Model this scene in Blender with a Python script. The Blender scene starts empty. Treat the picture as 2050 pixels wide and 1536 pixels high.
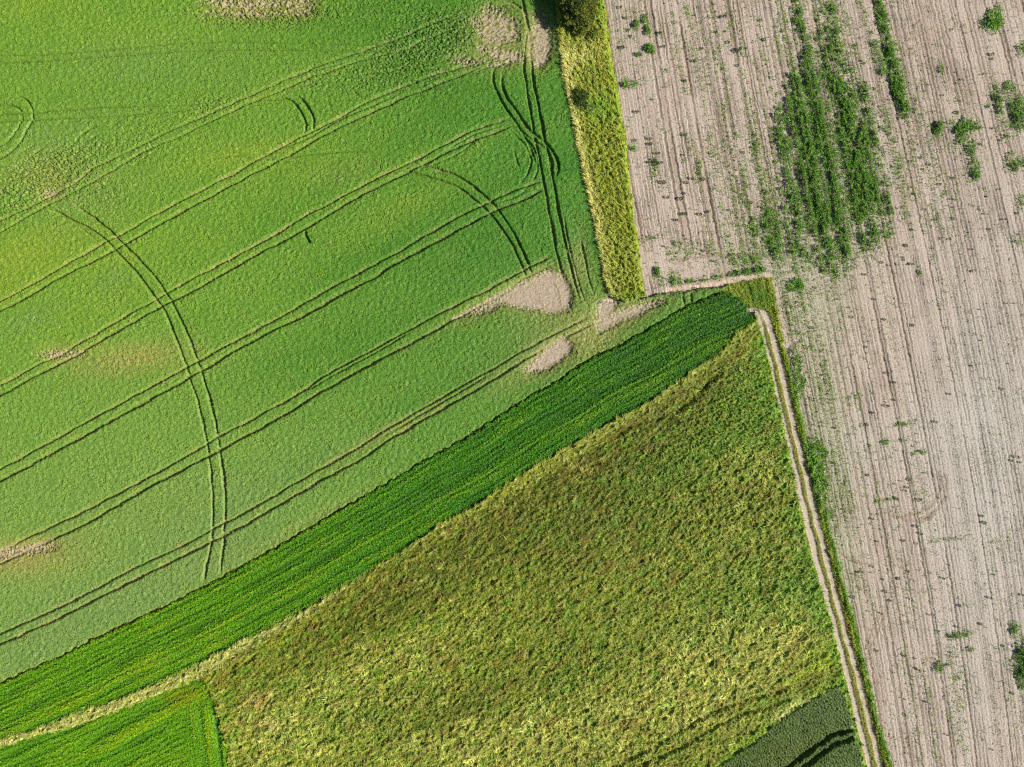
import bpy, math, random
import numpy as np

# ------------------------------------------------------------------ camera, sky, sun, exposure
S = bpy.context.scene
M_PX = 0.075                      # metres on the ground per photo pixel
CAM_H = 100.0


def WX(px):
    return (px - 1025.0) * M_PX


def WY(py):
    return (768.0 - py) * M_PX


cam_d = bpy.data.cameras.new("camera")
cam = bpy.data.objects.new("camera", cam_d)
S.collection.objects.link(cam)
cam.location = (0, 0, CAM_H)
cam.rotation_euler = (0, 0, 0)
cam_d.sensor_width = 36.0
cam_d.lens = 36.0 * CAM_H / (2050 * M_PX)
cam_d.clip_start = 1.0
cam_d.clip_end = 20000.0
S.camera = cam

SUN_EL = math.radians(36)
SUN_DIR = (0.982, -0.19)          # towards the sun, on the ground
world = bpy.data.worlds.new("World")
S.world = world
world.use_nodes = True
nt = world.node_tree
nt.nodes.clear()
sky = nt.nodes.new("ShaderNodeTexSky")
sky.sky_type = 'NISHITA'
sky.sun_disc = False
sky.sun_elevation = SUN_EL
sky.sun_rotation = math.atan2(SUN_DIR[0], SUN_DIR[1])
bg = nt.nodes.new("ShaderNodeBackground")
bg.inputs[1].default_value = 0.055
wo = nt.nodes.new("ShaderNodeOutputWorld")
nt.links.new(sky.outputs[0], bg.inputs[0])
nt.links.new(bg.outputs[0], wo.inputs[0])

sun_d = bpy.data.lights.new("sun", 'SUN')
sun_d.energy = 5.0
sun_d.angle = math.radians(0.53)
sun_d.color = (1.0, 0.955, 0.88)
sun = bpy.data.objects.new("sun", sun_d)
S.collection.objects.link(sun)
az = math.atan2(SUN_DIR[1], SUN_DIR[0])
sun.rotation_euler = (0, math.pi / 2 - SUN_EL, az)

S.view_settings.view_transform = 'Standard'
S.view_settings.look = 'None'
S.view_settings.gamma = 1.0
S.view_settings.exposure = 1.0
S.render.engine = 'CYCLES'
S.cycles.use_denoising = False
S.cycles.max_bounces = 5
S.cycles.diffuse_bounces = 3
S.cycles.filter_width = 1.25

rng = np.random.default_rng(11)
random.seed(5)

# ------------------------------------------------------------------ grid in photo-pixel space (1.5 px = 0.11 m)
ST = 1.5
X0, X1, Y0, Y1 = -220, 2270, -200, 1736
gx = np.arange(X0, X1 + 0.1, ST)
gy = np.arange(Y0, Y1 + 0.1, ST)
NX, NY = len(gx), len(gy)
PX, PY = np.meshgrid(gx, gy)
_kx = np.fft.rfftfreq(NX, d=ST)[None, :]
_ky = np.fft.fftfreq(NY, d=ST)[:, None]


def noise(seed, wl, stretch=1.0, ang=0.0, band=0.45):
    """band-passed noise, unit deviation; wl in photo pixels, stretched along ang (deg, up-right positive)"""
    r = np.random.default_rng(seed).standard_normal((NY, NX))
    a = math.radians(-ang)
    u = _kx * math.cos(a) + _ky * math.sin(a)
    v = -_kx * math.sin(a) + _ky * math.cos(a)
    k = np.sqrt((u * stretch) ** 2 + v ** 2) * wl + 1e-9
    f = np.exp(-(np.log(k) ** 2) / (2 * band * band))
    n = np.fft.irfft2(np.fft.rfft2(r) * f, s=(NY, NX))
    return (n - n.mean()) / n.std()


def blur(a, sigma):
    f = np.exp(-2 * (math.pi * sigma) ** 2 * (_kx ** 2 + _ky ** 2))
    return np.fft.irfft2(np.fft.rfft2(a) * f, s=(NY, NX))


def sstep(a, b, x):
    t = np.clip((x - a) / (b - a), 0, 1)
    return t * t * (3 - 2 * t)


# edges wander a little: everything is evaluated on warped coordinates
w1, w2 = noise(1, 26), noise(2, 26)
w3, w4 = noise(3, 9), noise(4, 9)
QX = PX + 1.2 * w1 + 0.45 * w3
QY = PY + 1.2 * w2 + 0.45 * w4
LX = PX + 0.45 * noise(5, 70)
LY = PY + 0.45 * noise(6, 70)


def inside(poly):
    m = np.zeros(PX.shape, bool)
    n = len(poly)
    xs = [p[0] for p in poly]
    ys = [p[1] for p in poly]
    sx, sy, ex, ey = min(xs) - 8, min(ys) - 8, max(xs) + 8, max(ys) + 8
    i0, i1 = np.searchsorted(gy, [sy, ey])
    j0, j1 = np.searchsorted(gx, [sx, ex])
    x = QX[i0:i1, j0:j1]
    y = QY[i0:i1, j0:j1]
    r = np.zeros(x.shape, bool)
    for i in range(n):
        xa, ya = poly[i]
        xb, yb = poly[(i + 1) % n]
        if ya == yb:
            continue
        c = ((ya > y) != (yb > y)) & (x < (xb - xa) * (y - ya) / (yb - ya) + xa)
        r ^= c
    m[i0:i1, j0:j1] = r
    return m


def dist(pts, R=30.0, x=None, y=None, signed=False):
    """distance in px to a polyline, R beyond its reach"""
    x = QX if x is None else x
    y = QY if y is None else y
    D = np.full(PX.shape, float(R))
    G = np.ones(PX.shape)
    for (xa, ya), (xb, yb) in zip(pts[:-1], pts[1:]):
        i0, i1 = np.searchsorted(gy, [min(ya, yb) - R - 5, max(ya, yb) + R + 5])
        j0, j1 = np.searchsorted(gx, [min(xa, xb) - R - 5, max(xa, xb) + R + 5])
        if i1 <= i0 or j1 <= j0:
            continue
        xx = x[i0:i1, j0:j1] - xa
        yy = y[i0:i1, j0:j1] - ya
        dx, dy = xb - xa, yb - ya
        L2 = dx * dx + dy * dy + 1e-9
        t = np.clip((xx * dx + yy * dy) / L2, 0, 1)
        d = np.hypot(xx - t * dx, yy - t * dy)
        sub = D[i0:i1, j0:j1]
        if signed:
            g = G[i0:i1, j0:j1]
            better = d < sub
            g[better] = np.sign(dx * yy - dy * xx)[better]
        np.minimum(sub, d, out=sub)
    return D * G if signed else D


def smooth_line(pts, n=4):
    """Catmull-Rom through traced points"""
    p = [np.array(q, float) for q in pts]
    p = [2 * p[0] - p[1]] + p + [2 * p[-1] - p[-2]]
    out = []
    for i in range(1, len(p) - 2):
        for k in range(n):
            t = k / n
            out.append(tuple(0.5 * ((2 * p[i]) + (-p[i - 1] + p[i + 1]) * t + (2 * p[i - 1] - 5 * p[i] + 4 * p[i + 1] - p[i + 2]) * t * t
                                    + (-p[i - 1] + 3 * p[i] - 3 * p[i + 1] + p[i + 2]) * t ** 3)))
    out.append(tuple(p[-2]))
    return out


def blob(x, y, rx, ry, ang=0.0, hard=1.0):
    a = math.radians(-ang)
    dx, dy = PX - x, PY - y
    u = dx * math.cos(a) + dy * math.sin(a)
    v = -dx * math.sin(a) + dy * math.cos(a)
    return np.exp(-((u / rx) ** 2 + (v / ry) ** 2) ** hard)


def lin(r, g, b, k=1.0):
    """the colour a surface shows in the sun, sRGB 0-255, to a base colour"""
    o = []
    for c in (r, g, b):
        c = c / 255.0
        o.append(k * (c / 12.92 if c <= 0.04045 else ((c + 0.055) / 1.055) ** 2.4))
    return np.array(o)


# ------------------------------------------------------------------ traced outlines (photo pixels)
STRIP_L = [(1095, -250), (1108, 0), (1118, 60), (1125, 120), (1137, 190), (1146, 230), (1157, 290), (1168, 350), (1180, 400),
           (1192, 450), (1203, 510), (1211, 560), (1220, 590)]
STRIP_R = [(1178, -250), (1209, 0), (1219, 80), (1228, 140), (1239, 200), (1250, 270), (1260, 350), (1268, 430), (1277, 480),
           (1283, 540), (1288, 582)]
DARK_T = [(-250, 1474), (0, 1364), (116, 1313), (239, 1252), (328, 1211), (410, 1171), (437, 1156), (512, 1115), (580, 1077),
          (677, 1019), (787, 957), (841, 923), (923, 879), (991, 835), (1060, 790), (1111, 763), (1145, 739), (1196, 708),
          (1247, 684), (1299, 654), (1350, 624), (1391, 602), (1435, 586)]
DARK_B = [(-250, 1588), (0, 1477), (68, 1460), (137, 1433), (205, 1409), (273, 1385), (341, 1354), (376, 1340), (444, 1303),
          (529, 1262), (615, 1217), (700, 1166), (787, 1112), (834, 1084), (889, 1043), (947, 1016), (978, 992), (1026, 961),
          (1087, 923), (1145, 889), (1230, 841), (1282, 814), (1350, 768), (1401, 732), (1446, 701), (1467, 672), (1500, 652)]
RIDGE_B = [(-250, 1600), (0, 1492), (85, 1467), (164, 1446), (239, 1419), (307, 1392), (376, 1363), (444, 1340), (478, 1313),
           (546, 1272), (615, 1238), (666, 1204), (752, 1141), (821, 1106), (889, 1067), (957, 1030), (1026, 1000), (1094, 954),
           (1155, 920), (1230, 869), (1299, 826), (1350, 790), (1401, 757), (1452, 722), (1485, 690), (1510, 658)]
TRACK_L = [(1508, 622), (1521, 660), (1541, 739), (1558, 812), (1578, 905), (1599, 1019), (1616, 1094), (1641, 1180), (1662, 1248),
           (1685, 1340), (1700, 1402), (1716, 1470), (1732, 1535), (1800, 1800)]
RUT_L = [(1508, 618), (1517, 643), (1536, 712), (1551, 783), (1565, 841), (1582, 910), (1603, 995), (1609, 1016), (1623, 1077), (1645, 1159),
         (1666, 1238), (1686, 1313), (1704, 1385), (1722, 1460), (1739, 1528), (1806, 1800)]
RUT_R = [(1527, 620), (1540, 650), (1557, 712), (1573, 780), (1589, 852), (1609, 934), (1627, 1012), (1633, 1033), (1654, 1118), (1678, 1214),
         (1698, 1289), (1719, 1361), (1737, 1436), (1760, 1528), (1828, 1800)]
TRACK_R = [(x + 9, y) for x, y in RUT_R]
VERGE_R = [(1543, 557), (1552, 600), (1560, 650), (1568, 691), (1589, 773), (1606, 841), (1620, 910), (1640, 995), (1667, 1084),
           (1691, 1180), (1712, 1248), (1729, 1323), (1749, 1402), (1770, 1484), (1787, 1535), (1862, 1800)]
MEADOW_L = [(405, 1352), (425, 1385), (436, 1420), (448, 1470), (462, 1536), (490, 1800)]
WHEAT = [(1030, 1800), (1428, 1536), (1504, 1484), (1562, 1436), (1612, 1405), (1668, 1368), (1684, 1384), (1700, 1436), (1713, 1487),
         (1724, 1535), (1790, 1800)]

m_main = inside(STRIP_L[:1] + STRIP_L[1:] + [(1200, 606), (1240, 604), (1300, 596), (1345, 584), (1418, 576), (1462, 572), (1462, 584), (1435, 586)]
                + DARK_T[::-1][1:] + [(-250, -250)])
m_strip = inside(STRIP_L + [(1232, 600), (1262, 604), (1292, 592)] + STRIP_R[::-1])
m_dark = inside(DARK_T + [(1463, 588), (1488, 606), (1506, 634), (1506, 650)] + DARK_B[::-1])
m_ridge = inside(DARK_B + [(1512, 642)] + RIDGE_B[::-1])
m_low = inside([p for p in RIDGE_B if p[0] < 400] + MEADOW_L + [(-250, 1800)])
m_mead = inside([p for p in RIDGE_B if p[0] > 370] + TRACK_L + [(490, 1800)] + MEADOW_L[::-1][1:])
m_wheat = inside(WHEAT)
m_track = inside(TRACK_L + TRACK_R[::-1])
m_verge = inside([(1435, 586), (1462, 572), (1500, 563)] + VERGE_R + TRACK_R[::-1] + [(1508, 618), (1488, 606), (1463, 588)])

Z_SOIL, Z_MAIN, Z_STRIP, Z_DARK, Z_RIDGE, Z_MEAD, Z_TRACK, Z_VERGE, Z_WHEAT, Z_LOW = range(10)
ZONE = np.zeros(PX.shape, np.int8)
for z, m in ((Z_MAIN, m_main), (Z_VERGE, m_verge), (Z_DARK, m_dark), (Z_STRIP, m_strip), (Z_LOW, m_low), (Z_MEAD, m_mead),
             (Z_RIDGE, m_ridge), (Z_TRACK, m_track), (Z_WHEAT, m_wheat)):
    ZONE[m] = z

H = np.zeros(PX.shape)
COL = np.zeros(PX.shape + (3,))

n3 = noise(9, 3.9)
n4, n6, n8, n14 = noise(10, 4.5), noise(11, 6.5), noise(12, 9), noise(13, 15)
n30, n60, n160, n400 = noise(14, 32), noise(15, 65), noise(16, 160), noise(17, 400)
nA = noise(18, 55, 3.0, 28)       # streaks along the drilling direction


def mixc(c, w, new):
    w = np.clip(w, 0, 1)[..., None]
    return c * (1 - w) + np.asarray(new) * w


# ------------------------------------------------------------------ ploughed soil field: curved drill rows
SOIL = lin(208, 190, 173, 0.50)
SOIL_D = lin(150, 132, 116, 0.50)
SOIL_P = lin(222, 212, 196, 0.50)
rowu = PX - (0.19 * PY + 0.00016 * (PX - 1600) * (PY - PY * PY / 1400.0)) + 0.5 * w1


def row_profile(seed, period, u):
    """1-D noise over the row coordinate"""
    r = np.random.default_rng(seed)
    n = 4000
    v = r.standard_normal(n)
    t = (u + 900) / period
    i = np.floor(t).astype(int) % (n - 1)
    f = t - np.floor(t)
    f = f * f * (3 - 2 * f)
    return v[i] * (1 - f) + v[i + 1] * f


n_alongrow = noise(20, 60, 4, -80)
n_alongrow2 = noise(21, 30, 5, -79)


def thin_lines(seed, cell, width, power):
    r = np.random.default_rng(seed)
    n = 2000
    off = r.uniform(0.2, 0.8, n)
    st = r.random(n) ** power
    t = (rowu + 900) / cell
    i = np.floor(t).astype(int) % n
    return st[i] * np.exp(-((t - np.floor(t) - off[i]) * cell / width) ** 2)


drill = np.cos(rowu / 4.6 * 2 * math.pi + 0.6 * n30)
rp1 = row_profile(1, 3.4, rowu)
rp2 = row_profile(2, 9.0, rowu)
rp3 = row_profile(3, 38.0, rowu)
lmod = np.clip(0.92 + 0.22 * n_alongrow + 0.16 * n_alongrow2 + 0.12 * n8, 0.25, 1.5)
furrow = np.clip((1.25 * thin_lines(71, 13.0, 1.3, 1.1) + 1.05 * thin_lines(72, 8.0, 1.05, 0.9) + 0.75 * thin_lines(73, 4.2, 0.85, 1.0)) * lmod, 0, 1)
wheelmark = np.clip(1.2 * thin_lines(74, 52.0, 1.9, 0.8) * np.clip(lmod, 0, 1.1), 0, 1)
rowamp = 1.0 - 0.75 * np.clip(blob(1400, 535, 190, 38, -6, 2.0) + blob(1640, 560, 90, 80), 0, 1)
soilH = 0.016 * drill + 0.012 * rp2 + 0.010 * n4 + 0.009 * n6 - (0.085 * furrow + 0.08 * wheelmark) * rowamp
soilC = np.empty_like(COL)
soilC[:] = SOIL
soilC = mixc(soilC, 0.35 * sstep(-0.3, 1.6, rp2 * 0.6 + n_alongrow * 0.5 + n60 * 0.4), SOIL_D)
soilC = mixc(soilC, 0.45 * sstep(0.0, 2.0, rp1 + 0.6 * n_alongrow2) * rowamp, SOIL_P)
soilC = mixc(soilC, (0.72 * furrow + 0.65 * wheelmark) * rowamp, lin(122, 100, 84, 0.5))
soilC = mixc(soilC, 0.25 * sstep(0.2, 2, n160 + 0.5 * rp3), lin(196, 170, 152, 0.5))
soilC = mixc(soilC, 0.55 * blob(1980, 950, 150, 500) + 0.22 * blob(1700, 900, 60, 300, -78), lin(200, 197, 186, 0.5))
greyg = (0.75 * blob(1655, 850, 45, 260, 8) + 0.5 * blob(1690, 1130, 30, 180, 10) + 0.4 * blob(1540, 500, 110, 60)
         + 0.45 * blob(1640, 600, 90, 90) + 0.3 * blob(1250, 40, 40, 90))
soilC = mixc(soilC, greyg * (0.55 + 0.25 * n8 + 0.2 * n14), lin(172, 180, 138, 0.5))
soilC *= 0.98 * (1 + 0.09 * n4 + 0.07 * n6)[..., None]
# two looping wheel tracks over the bare soil
for pts, w in (([(1878, 945), (1882, 975), (1873, 1000), (1855, 1018), (1830, 1030), (1800, 1034), (1780, 1033)], 3.0),
               ([(1893, 950), (1893, 985), (1884, 1010), (1862, 1032), (1835, 1042), (1805, 1040)], 3.2),
               ([(1782, 1170), (1778, 1205), (1762, 1250), (1745, 1290), (1736, 1320), (1733, 1345)], 2.4),
               ([(1760, 1235), (1740, 1275), (1731, 1300)], 2.0),
               ([(1680, 1105), (1712, 1125), (1748, 1128)], 2.2),
               ([(1330, 522), (1420, 512), (1520, 508)], 2.5)):
    d = dist(smooth_line(pts), 16)
    soilC = mixc(soilC, 0.6 * np.exp(-(d / w) ** 2), lin(150, 122, 100, 0.5))
    soilH -= 0.03 * np.exp(-(d / w) ** 2)
m = ZONE == Z_SOIL
# ground level everywhere is this bare soil; the fields stand on it
H[:] = soilH
COL[:] = soilC

bareN = 0.012 * n3 + 0.008 * n6 + 0.01 * n14
BARE = lin(206, 184, 160, 0.5)
bareC = np.empty_like(COL)
bareC[:] = BARE
bareC = mixc(bareC, 0.45 * sstep(0, 1.8, noise(35, 8, 3.0, 28)), lin(172, 146, 116, 0.5)) * 1.14 * (1 + 0.08 * n4)[..., None]

# ------------------------------------------------------------------ big light-green cereal field
TR = []     # tramlines: points, width px, depth 0-1, bareness


def T(pts, w=5.0, depth=1.0, bare=0.25):
    TR.append((smooth_line(pts, 3), w, depth, bare))


# first pair
T([(-220, 552), (0, 447), (102, 396), (164, 362), (191, 338), (273, 300), (341, 265), (410, 236), (478, 205), (512, 191), (580, 160), (649, 132), (735, 102), (804, 78), (855, 55), (909, 34)], 4.0, 0.75, 0.2)
T([(-220, 575), (0, 469), (68, 430), (137, 393), (205, 358), (290, 307), (376, 270), (444, 236), (512, 205), (580, 178), (632, 154), (650, 150), (718, 126), (797, 106), (855, 82), (909, 61)], 3.8, 0.7, 0.15)
T([(690, 128), (750, 112), (810, 73), (840, 64)], 2.6, 0.4, 0)
# second pair
T([(-220, 700), (0, 606), (102, 551), (154, 521), (212, 488), (239, 475), (341, 417), (410, 382), (478, 345), (560, 300), (632, 263), (700, 229), (735, 208), (821, 171), (889, 147), (957, 127)], 4.0, 0.8, 0.5)
T([(-220, 720), (0, 626), (68, 589), (154, 541), (232, 502), (341, 440), (410, 403), (512, 348), (580, 314), (632, 283), (700, 249), (735, 232), (787, 208), (828, 191), (896, 164), (957, 140)], 4.8, 0.95, 0.15)
T([(560, 303), (620, 278), (680, 244), (735, 220), (800, 192)], 2.4, 0.5, 0)
# third pair
T([(-220, 875), (0, 773), (85, 729), (171, 684), (239, 643), (307, 606), (335, 589), (410, 548), (495, 503), (546, 475), (632, 423), (650, 416), (735, 369), (821, 328), (889, 294), (940, 266), (991, 249), (1019, 239)], 4.0, 0.8, 0.55)
T([(-220, 895), (0, 794), (68, 756), (154, 712), (232, 667), (324, 616), (410, 572), (502, 519), (598, 468), (650, 437), (718, 396), (787, 362), (855, 328), (923, 294), (974, 273), (1032, 253)], 4.8, 0.95, 0.2)
T([(855, 338), (915, 312), (960, 280), (1005, 262)], 2.4, 0.4, 0)
# fourth pair
T([(-220, 1040), (0, 940), (102, 886), (239, 811), (376, 736), (478, 681), (580, 626), (650, 585), (752, 531), (814, 497), (855, 471), (923, 434), (978, 406), (1043, 379), (1087, 362)], 4.6, 0.85, 0.3)
T([(-220, 1065), (0, 964), (102, 910), (239, 835), (382, 756), (512, 681), (615, 630), (700, 582), (752, 555), (810, 519), (906, 468), (991, 423), (1043, 403), (1090, 379)], 6.0, 1.0, 0.12)
# fifth pair
T([(-220, 1210), (0, 1105), (68, 1071), (137, 1040), (178, 1019), (290, 961), (410, 893), (444, 872), (580, 800), (650, 754), (752, 698), (841, 650), (909, 613), (974, 582), (1043, 544), (1104, 514)], 4.4, 0.8, 0.35)
T([(-220, 1235), (0, 1129), (102, 1081), (171, 1050), (236, 1013), (307, 971), (420, 913), (546, 845), (650, 782), (752, 725), (855, 671), (923, 633), (991, 596), (1043, 561), (1107, 531)], 5.6, 1.0, 0.2)
T([(610, 786), (690, 740), (760, 702), (830, 662)], 2.6, 0.55, 0)
# sixth pair
T([(-220, 1372), (0, 1269), (85, 1231), (171, 1190), (273, 1135), (376, 1088), (444, 1050), (498, 1022), (598, 964), (650, 934), (718, 896), (780, 855), (855, 814), (923, 773), (991, 736), (1060, 695), (1128, 660), (1183, 630)], 4.0, 0.8, 0.4)
T([(-220, 1392), (0, 1289), (102, 1245), (205, 1193), (307, 1142), (410, 1091), (478, 1057), (546, 1019), (615, 978), (650, 957), (718, 923), (787, 876), (889, 817), (991, 759), (1043, 725), (1128, 677), (1196, 643)], 5.0, 0.9, 0.45)
T([(780, 866), (855, 824), (923, 783), (985, 747)], 3.0, 0.6, 0.1)
# curved crossing pair on the left
T([(106, 420), (155, 445), (205, 473), (239, 507), (280, 551), (311, 592), (335, 626), (355, 677), (376, 732), (393, 783), (410, 848), (420, 903), (427, 961), (430, 1019), (427, 1077), (420, 1118), (411, 1166)], 4.4, 0.9, 0.05)
T([(154, 413), (212, 454), (259, 498), (307, 548), (335, 585), (358, 626), (382, 677), (400, 725), (420, 787), (437, 858), (447, 927), (454, 978), (454, 1019), (452, 1071), (444, 1149)], 5.0, 1.0, 0.05)
# headland pair along the grass strip
T([(1040, -20), (1053, 41), (1056, 68), (1048, 130), (1056, 188), (1066, 256), (1078, 314), (1090, 376), (1101, 437), (1114, 505), (1128, 568), (1145, 630)], 3.8, 0.85, 0.25)
T([(1065, 60), (1062, 100), (1065, 143), (1077, 212), (1090, 280), (1104, 341), (1118, 427), (1138, 519), (1148, 561), (1159, 596)], 4.8, 0.95, 0.1)
T([(1160, 470), (1168, 510), (1177, 550), (1186, 590)], 3.4, 0.6, 0.2)
T([(1126, 430), (1140, 500), (1155, 560), (1172, 610)], 2.6, 0.5, 0.5)
T([(1005, 7), (1032, 14), (1050, 30), (1060, 70), (1055, 110)], 4, 0.8, 0.7)
# turning loops by the headland
T([(996, 132), (988, 147), (991, 178), (1012, 218), (1032, 246), (1049, 273), (1066, 310), (1075, 340)], 3.8, 0.85, 0)
T([(1005, 147), (1008, 184), (1032, 222), (1060, 263), (1094, 290), (1118, 331), (1112, 362)], 4.4, 0.9, 0)
T([(1022, 266), (1053, 297), (1063, 324), (1056, 350), (1045, 365)], 3.2, 0.6, 0)
T([(1032, 250), (1060, 280), (1090, 300), (1106, 330), (1104, 352)], 2.6, 0.5, 0)
T([(1028, 300), (1036, 330), (1042, 345)], 3, 0.5, 0)
# curve crossing the middle
T([(820, 330), (862, 338), (923, 359), (964, 389), (998, 423), (1029, 471), (1053, 519), (1066, 555), (1088, 620)], 3.8, 0.85, 0.15)
T([(800, 345), (841, 352), (906, 372), (947, 399), (985, 434), (1019, 481), (1039, 519), (1060, 575), (1080, 635)], 3.6, 0.8, 0.15)
# little arcs
T([(519, 205), (574, 201), (604, 225), (615, 253), (608, 280)], 3.6, 0.75, 0)
T([(588, 196), (604, 201), (628, 232), (630, 255), (624, 276)], 4.2, 0.85, 0)
T([(-100, 300), (0, 297), (34, 270), (51, 236), (38, 218), (0, 212), (-60, 215)], 3.2, 0.7, 0)
T([(-100, 330), (0, 321), (45, 288), (60, 262), (72, 232), (60, 205), (34, 195)], 3.6, 0.75, 0)
T([(28, 212), (45, 226), (46, 250), (30, 275)], 2.6, 0.5, 0)
# more half-grown passes round the turning area and at the top
T([(640, 142), (720, 122), (790, 108), (860, 92), (905, 92)], 2.4, 0.4, 0)
T([(700, 165), (740, 150), (800, 142), (830, 120), (826, 108)], 2.6, 0.45, 0)
T([(800, 115), (804, 128), (812, 145)], 2.8, 0.5, 0)
T([(700, 175), (712, 188), (726, 200)], 3.2, 0.6, 0)
T([(940, 152), (985, 136), (1010, 130)], 2.6, 0.5, 0)
T([(890, 170), (930, 150), (965, 148)], 2.4, 0.4, 0)
T([(840, 345), (900, 300), (960, 268), (1010, 256), (1040, 262)], 2.4, 0.45, 0)
T([(1020, 262), (1052, 280), (1072, 310), (1076, 345), (1062, 372)], 2.6, 0.5, 0)
T([(1094, 290), (1108, 312), (1114, 338), (1106, 362)], 2.8, 0.55, 0)
T([(1060, 372), (1040, 392), (1000, 408)], 2.6, 0.5, 0.1)
T([(400, 240), (412, 252), (428, 262)], 3.4, 0.6, 0)
T([(390, 238), (402, 228), (420, 236)], 3.4, 0.6, 0)
T([(492, 174), (496, 188), (506, 200)], 3.4, 0.6, 0)
T([(150, 292), (170, 270), (205, 252)], 2.6, 0.45, 0)
T([(155, 310), (178, 285), (210, 268)], 2.6, 0.45, 0)
T([(60, 302), (58, 310), (68, 318)], 3.0, 0.5, 0)
T([(40, 312), (78, 290)], 2.6, 0.45, 0)
T([(58, 322), (104, 290), (108, 284)], 2.6, 0.4, 0)
T([(110, 425), (140, 436), (200, 486)], 2.2, 0.35, 0)
# faint old passes at the top
T([(-220, 120), (0, 114), (137, 109), (341, 92), (444, 87), (700, 92), (800, 94)], 3.2, 0.52, 0)
T([(-220, 135), (0, 129), (171, 119), (376, 106), (512, 102), (700, 106), (820, 108)], 3.8, 0.62, 0)
T([(-220, 240), (0, 232), (205, 218), (410, 212)], 3.4, 0.55, 0)
T([(-220, 250), (0, 245), (205, 236), (307, 229), (376, 224)], 3.4, 0.5, 0)
T([(410, 321), (512, 311), (590, 316), (700, 304), (770, 315)], 3.0, 0.36, 0)
T([(400, 300), (512, 318), (640, 330)], 2.2, 0.2, 0)
# headland kerfs through the junction corner
T([(1364, 580), (1366, 600), (1368, 618)], 3.6, 0.8, 0.1)
T([(1379, 578), (1382, 600), (1384, 622)], 4.4, 0.9, 0.1)
T([(1330, 600), (1337, 618), (1340, 628)], 3, 0.6, 0.1)

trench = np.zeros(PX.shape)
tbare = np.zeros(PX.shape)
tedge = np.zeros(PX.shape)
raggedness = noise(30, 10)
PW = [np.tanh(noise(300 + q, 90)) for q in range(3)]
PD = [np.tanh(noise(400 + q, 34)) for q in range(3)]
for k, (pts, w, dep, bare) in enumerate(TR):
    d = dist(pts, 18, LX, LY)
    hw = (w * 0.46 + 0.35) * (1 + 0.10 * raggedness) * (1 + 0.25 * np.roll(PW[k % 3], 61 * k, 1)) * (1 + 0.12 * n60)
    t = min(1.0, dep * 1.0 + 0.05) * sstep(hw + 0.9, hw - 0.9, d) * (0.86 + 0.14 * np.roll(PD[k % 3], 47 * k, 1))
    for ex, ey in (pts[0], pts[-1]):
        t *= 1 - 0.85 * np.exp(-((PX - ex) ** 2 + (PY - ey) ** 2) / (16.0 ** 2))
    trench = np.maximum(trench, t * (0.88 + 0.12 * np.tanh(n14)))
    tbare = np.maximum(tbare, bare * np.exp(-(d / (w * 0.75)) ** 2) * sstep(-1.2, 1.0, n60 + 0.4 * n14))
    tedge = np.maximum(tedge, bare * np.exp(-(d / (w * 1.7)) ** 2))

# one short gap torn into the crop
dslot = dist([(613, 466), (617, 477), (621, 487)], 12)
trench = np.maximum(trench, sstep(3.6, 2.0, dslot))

lump = np.clip(blob(100, 350, 130, 45, 25, 2) + 0.8 * blob(60, 390, 90, 40, 25) + 0.9 * blob(860, 85, 120, 50, 20, 2) + 0.7 * blob(520, 35, 140, 28, 0, 2)
               + 0.5 * blob(290, 290, 60, 50, 25) + 0.65 * blob(430, 215, 60, 26, 25) + 0.3 * blob(620, 165, 60, 25, 20) + 0.5 * blob(740, 160, 90, 40)
               + 0.5 * blob(860, 160, 60, 30) + 0.4 * blob(200, 390, 80, 40) + 0.35 * blob(760, 20, 200, 40), 0, 1)
BAREP = [  # bare patches in the crop: outline, softness of the growth over them
    ([(930, 44), (965, 38), (1005, 36), (1040, 42), (1038, 54), (995, 52), (950, 52)], 1.0),
    ([(958, 60), (1000, 56), (1038, 60), (1040, 84), (1000, 90), (962, 78)], 0.80),
    ([(946, 92), (975, 96), (1010, 104), (1046, 108), (1046, 126), (1010, 124), (970, 108)], 1.0),
    ([(1062, 62), (1080, 52), (1102, 60), (1103, 95), (1096, 120), (1084, 140), (1064, 138)], 1.1),
    ([(1062, 26), (1090, 26), (1102, 44), (1080, 48), (1062, 44)], 0.78),
    ([(960, 18), (990, 14), (1020, 20), (1000, 28), (968, 30)], 0.72),
    ([(985, 128), (1020, 130), (1016, 138), (988, 136)], 0.75),
    ([(395, 9), (440, 3), (560, 3), (640, 4), (632, 12), (520, 16), (440, 14)], 1.0),
    ([(385, 30), (470, 26), (560, 28), (638, 22), (630, 32), (500, 37)], 0.85),
    ([(1000, 606), (1036, 572), (1070, 556), (1104, 540), (1128, 552), (1145, 589), (1138, 622), (1110, 628), (1080, 622), (1043, 618)], 1.0),
    ([(905, 641), (957, 612), (1020, 580), (1100, 540), (1104, 546), (1030, 600), (980, 625)], 0.8),
    ([(1049, 742), (1087, 705), (1128, 674), (1144, 690), (1143, 707), (1104, 734), (1066, 748)], 1.1),
    ([(1196, 608), (1237, 594), (1240, 602), (1210, 640), (1198, 640)], 1.05),
    ([(1196, 650), (1230, 626), (1280, 612), (1328, 598), (1326, 606), (1280, 630), (1235, 646), (1215, 662), (1196, 668)], 1.0),
    ([(1330, 582), (1418, 568), (1486, 556), (1541, 550), (1543, 557), (1486, 566), (1418, 575), (1335, 590)], 1.0),
    ([(1352, 626), (1372, 616), (1380, 618), (1362, 628)], 0.9),
    ([(62, 712), (120, 702), (180, 703), (176, 712), (120, 716)], 0.75),
    ([(-60, 1112), (20, 1096), (90, 1086), (130, 1090), (110, 1100), (40, 1112), (-60, 1140)], 0.75),
    ([(78, 390), (110, 380), (128, 386), (104, 398)], 0.8),
    ([(880, 120), (940, 118), (1000, 128), (1000, 134), (930, 132)], 0.7),
]
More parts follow.
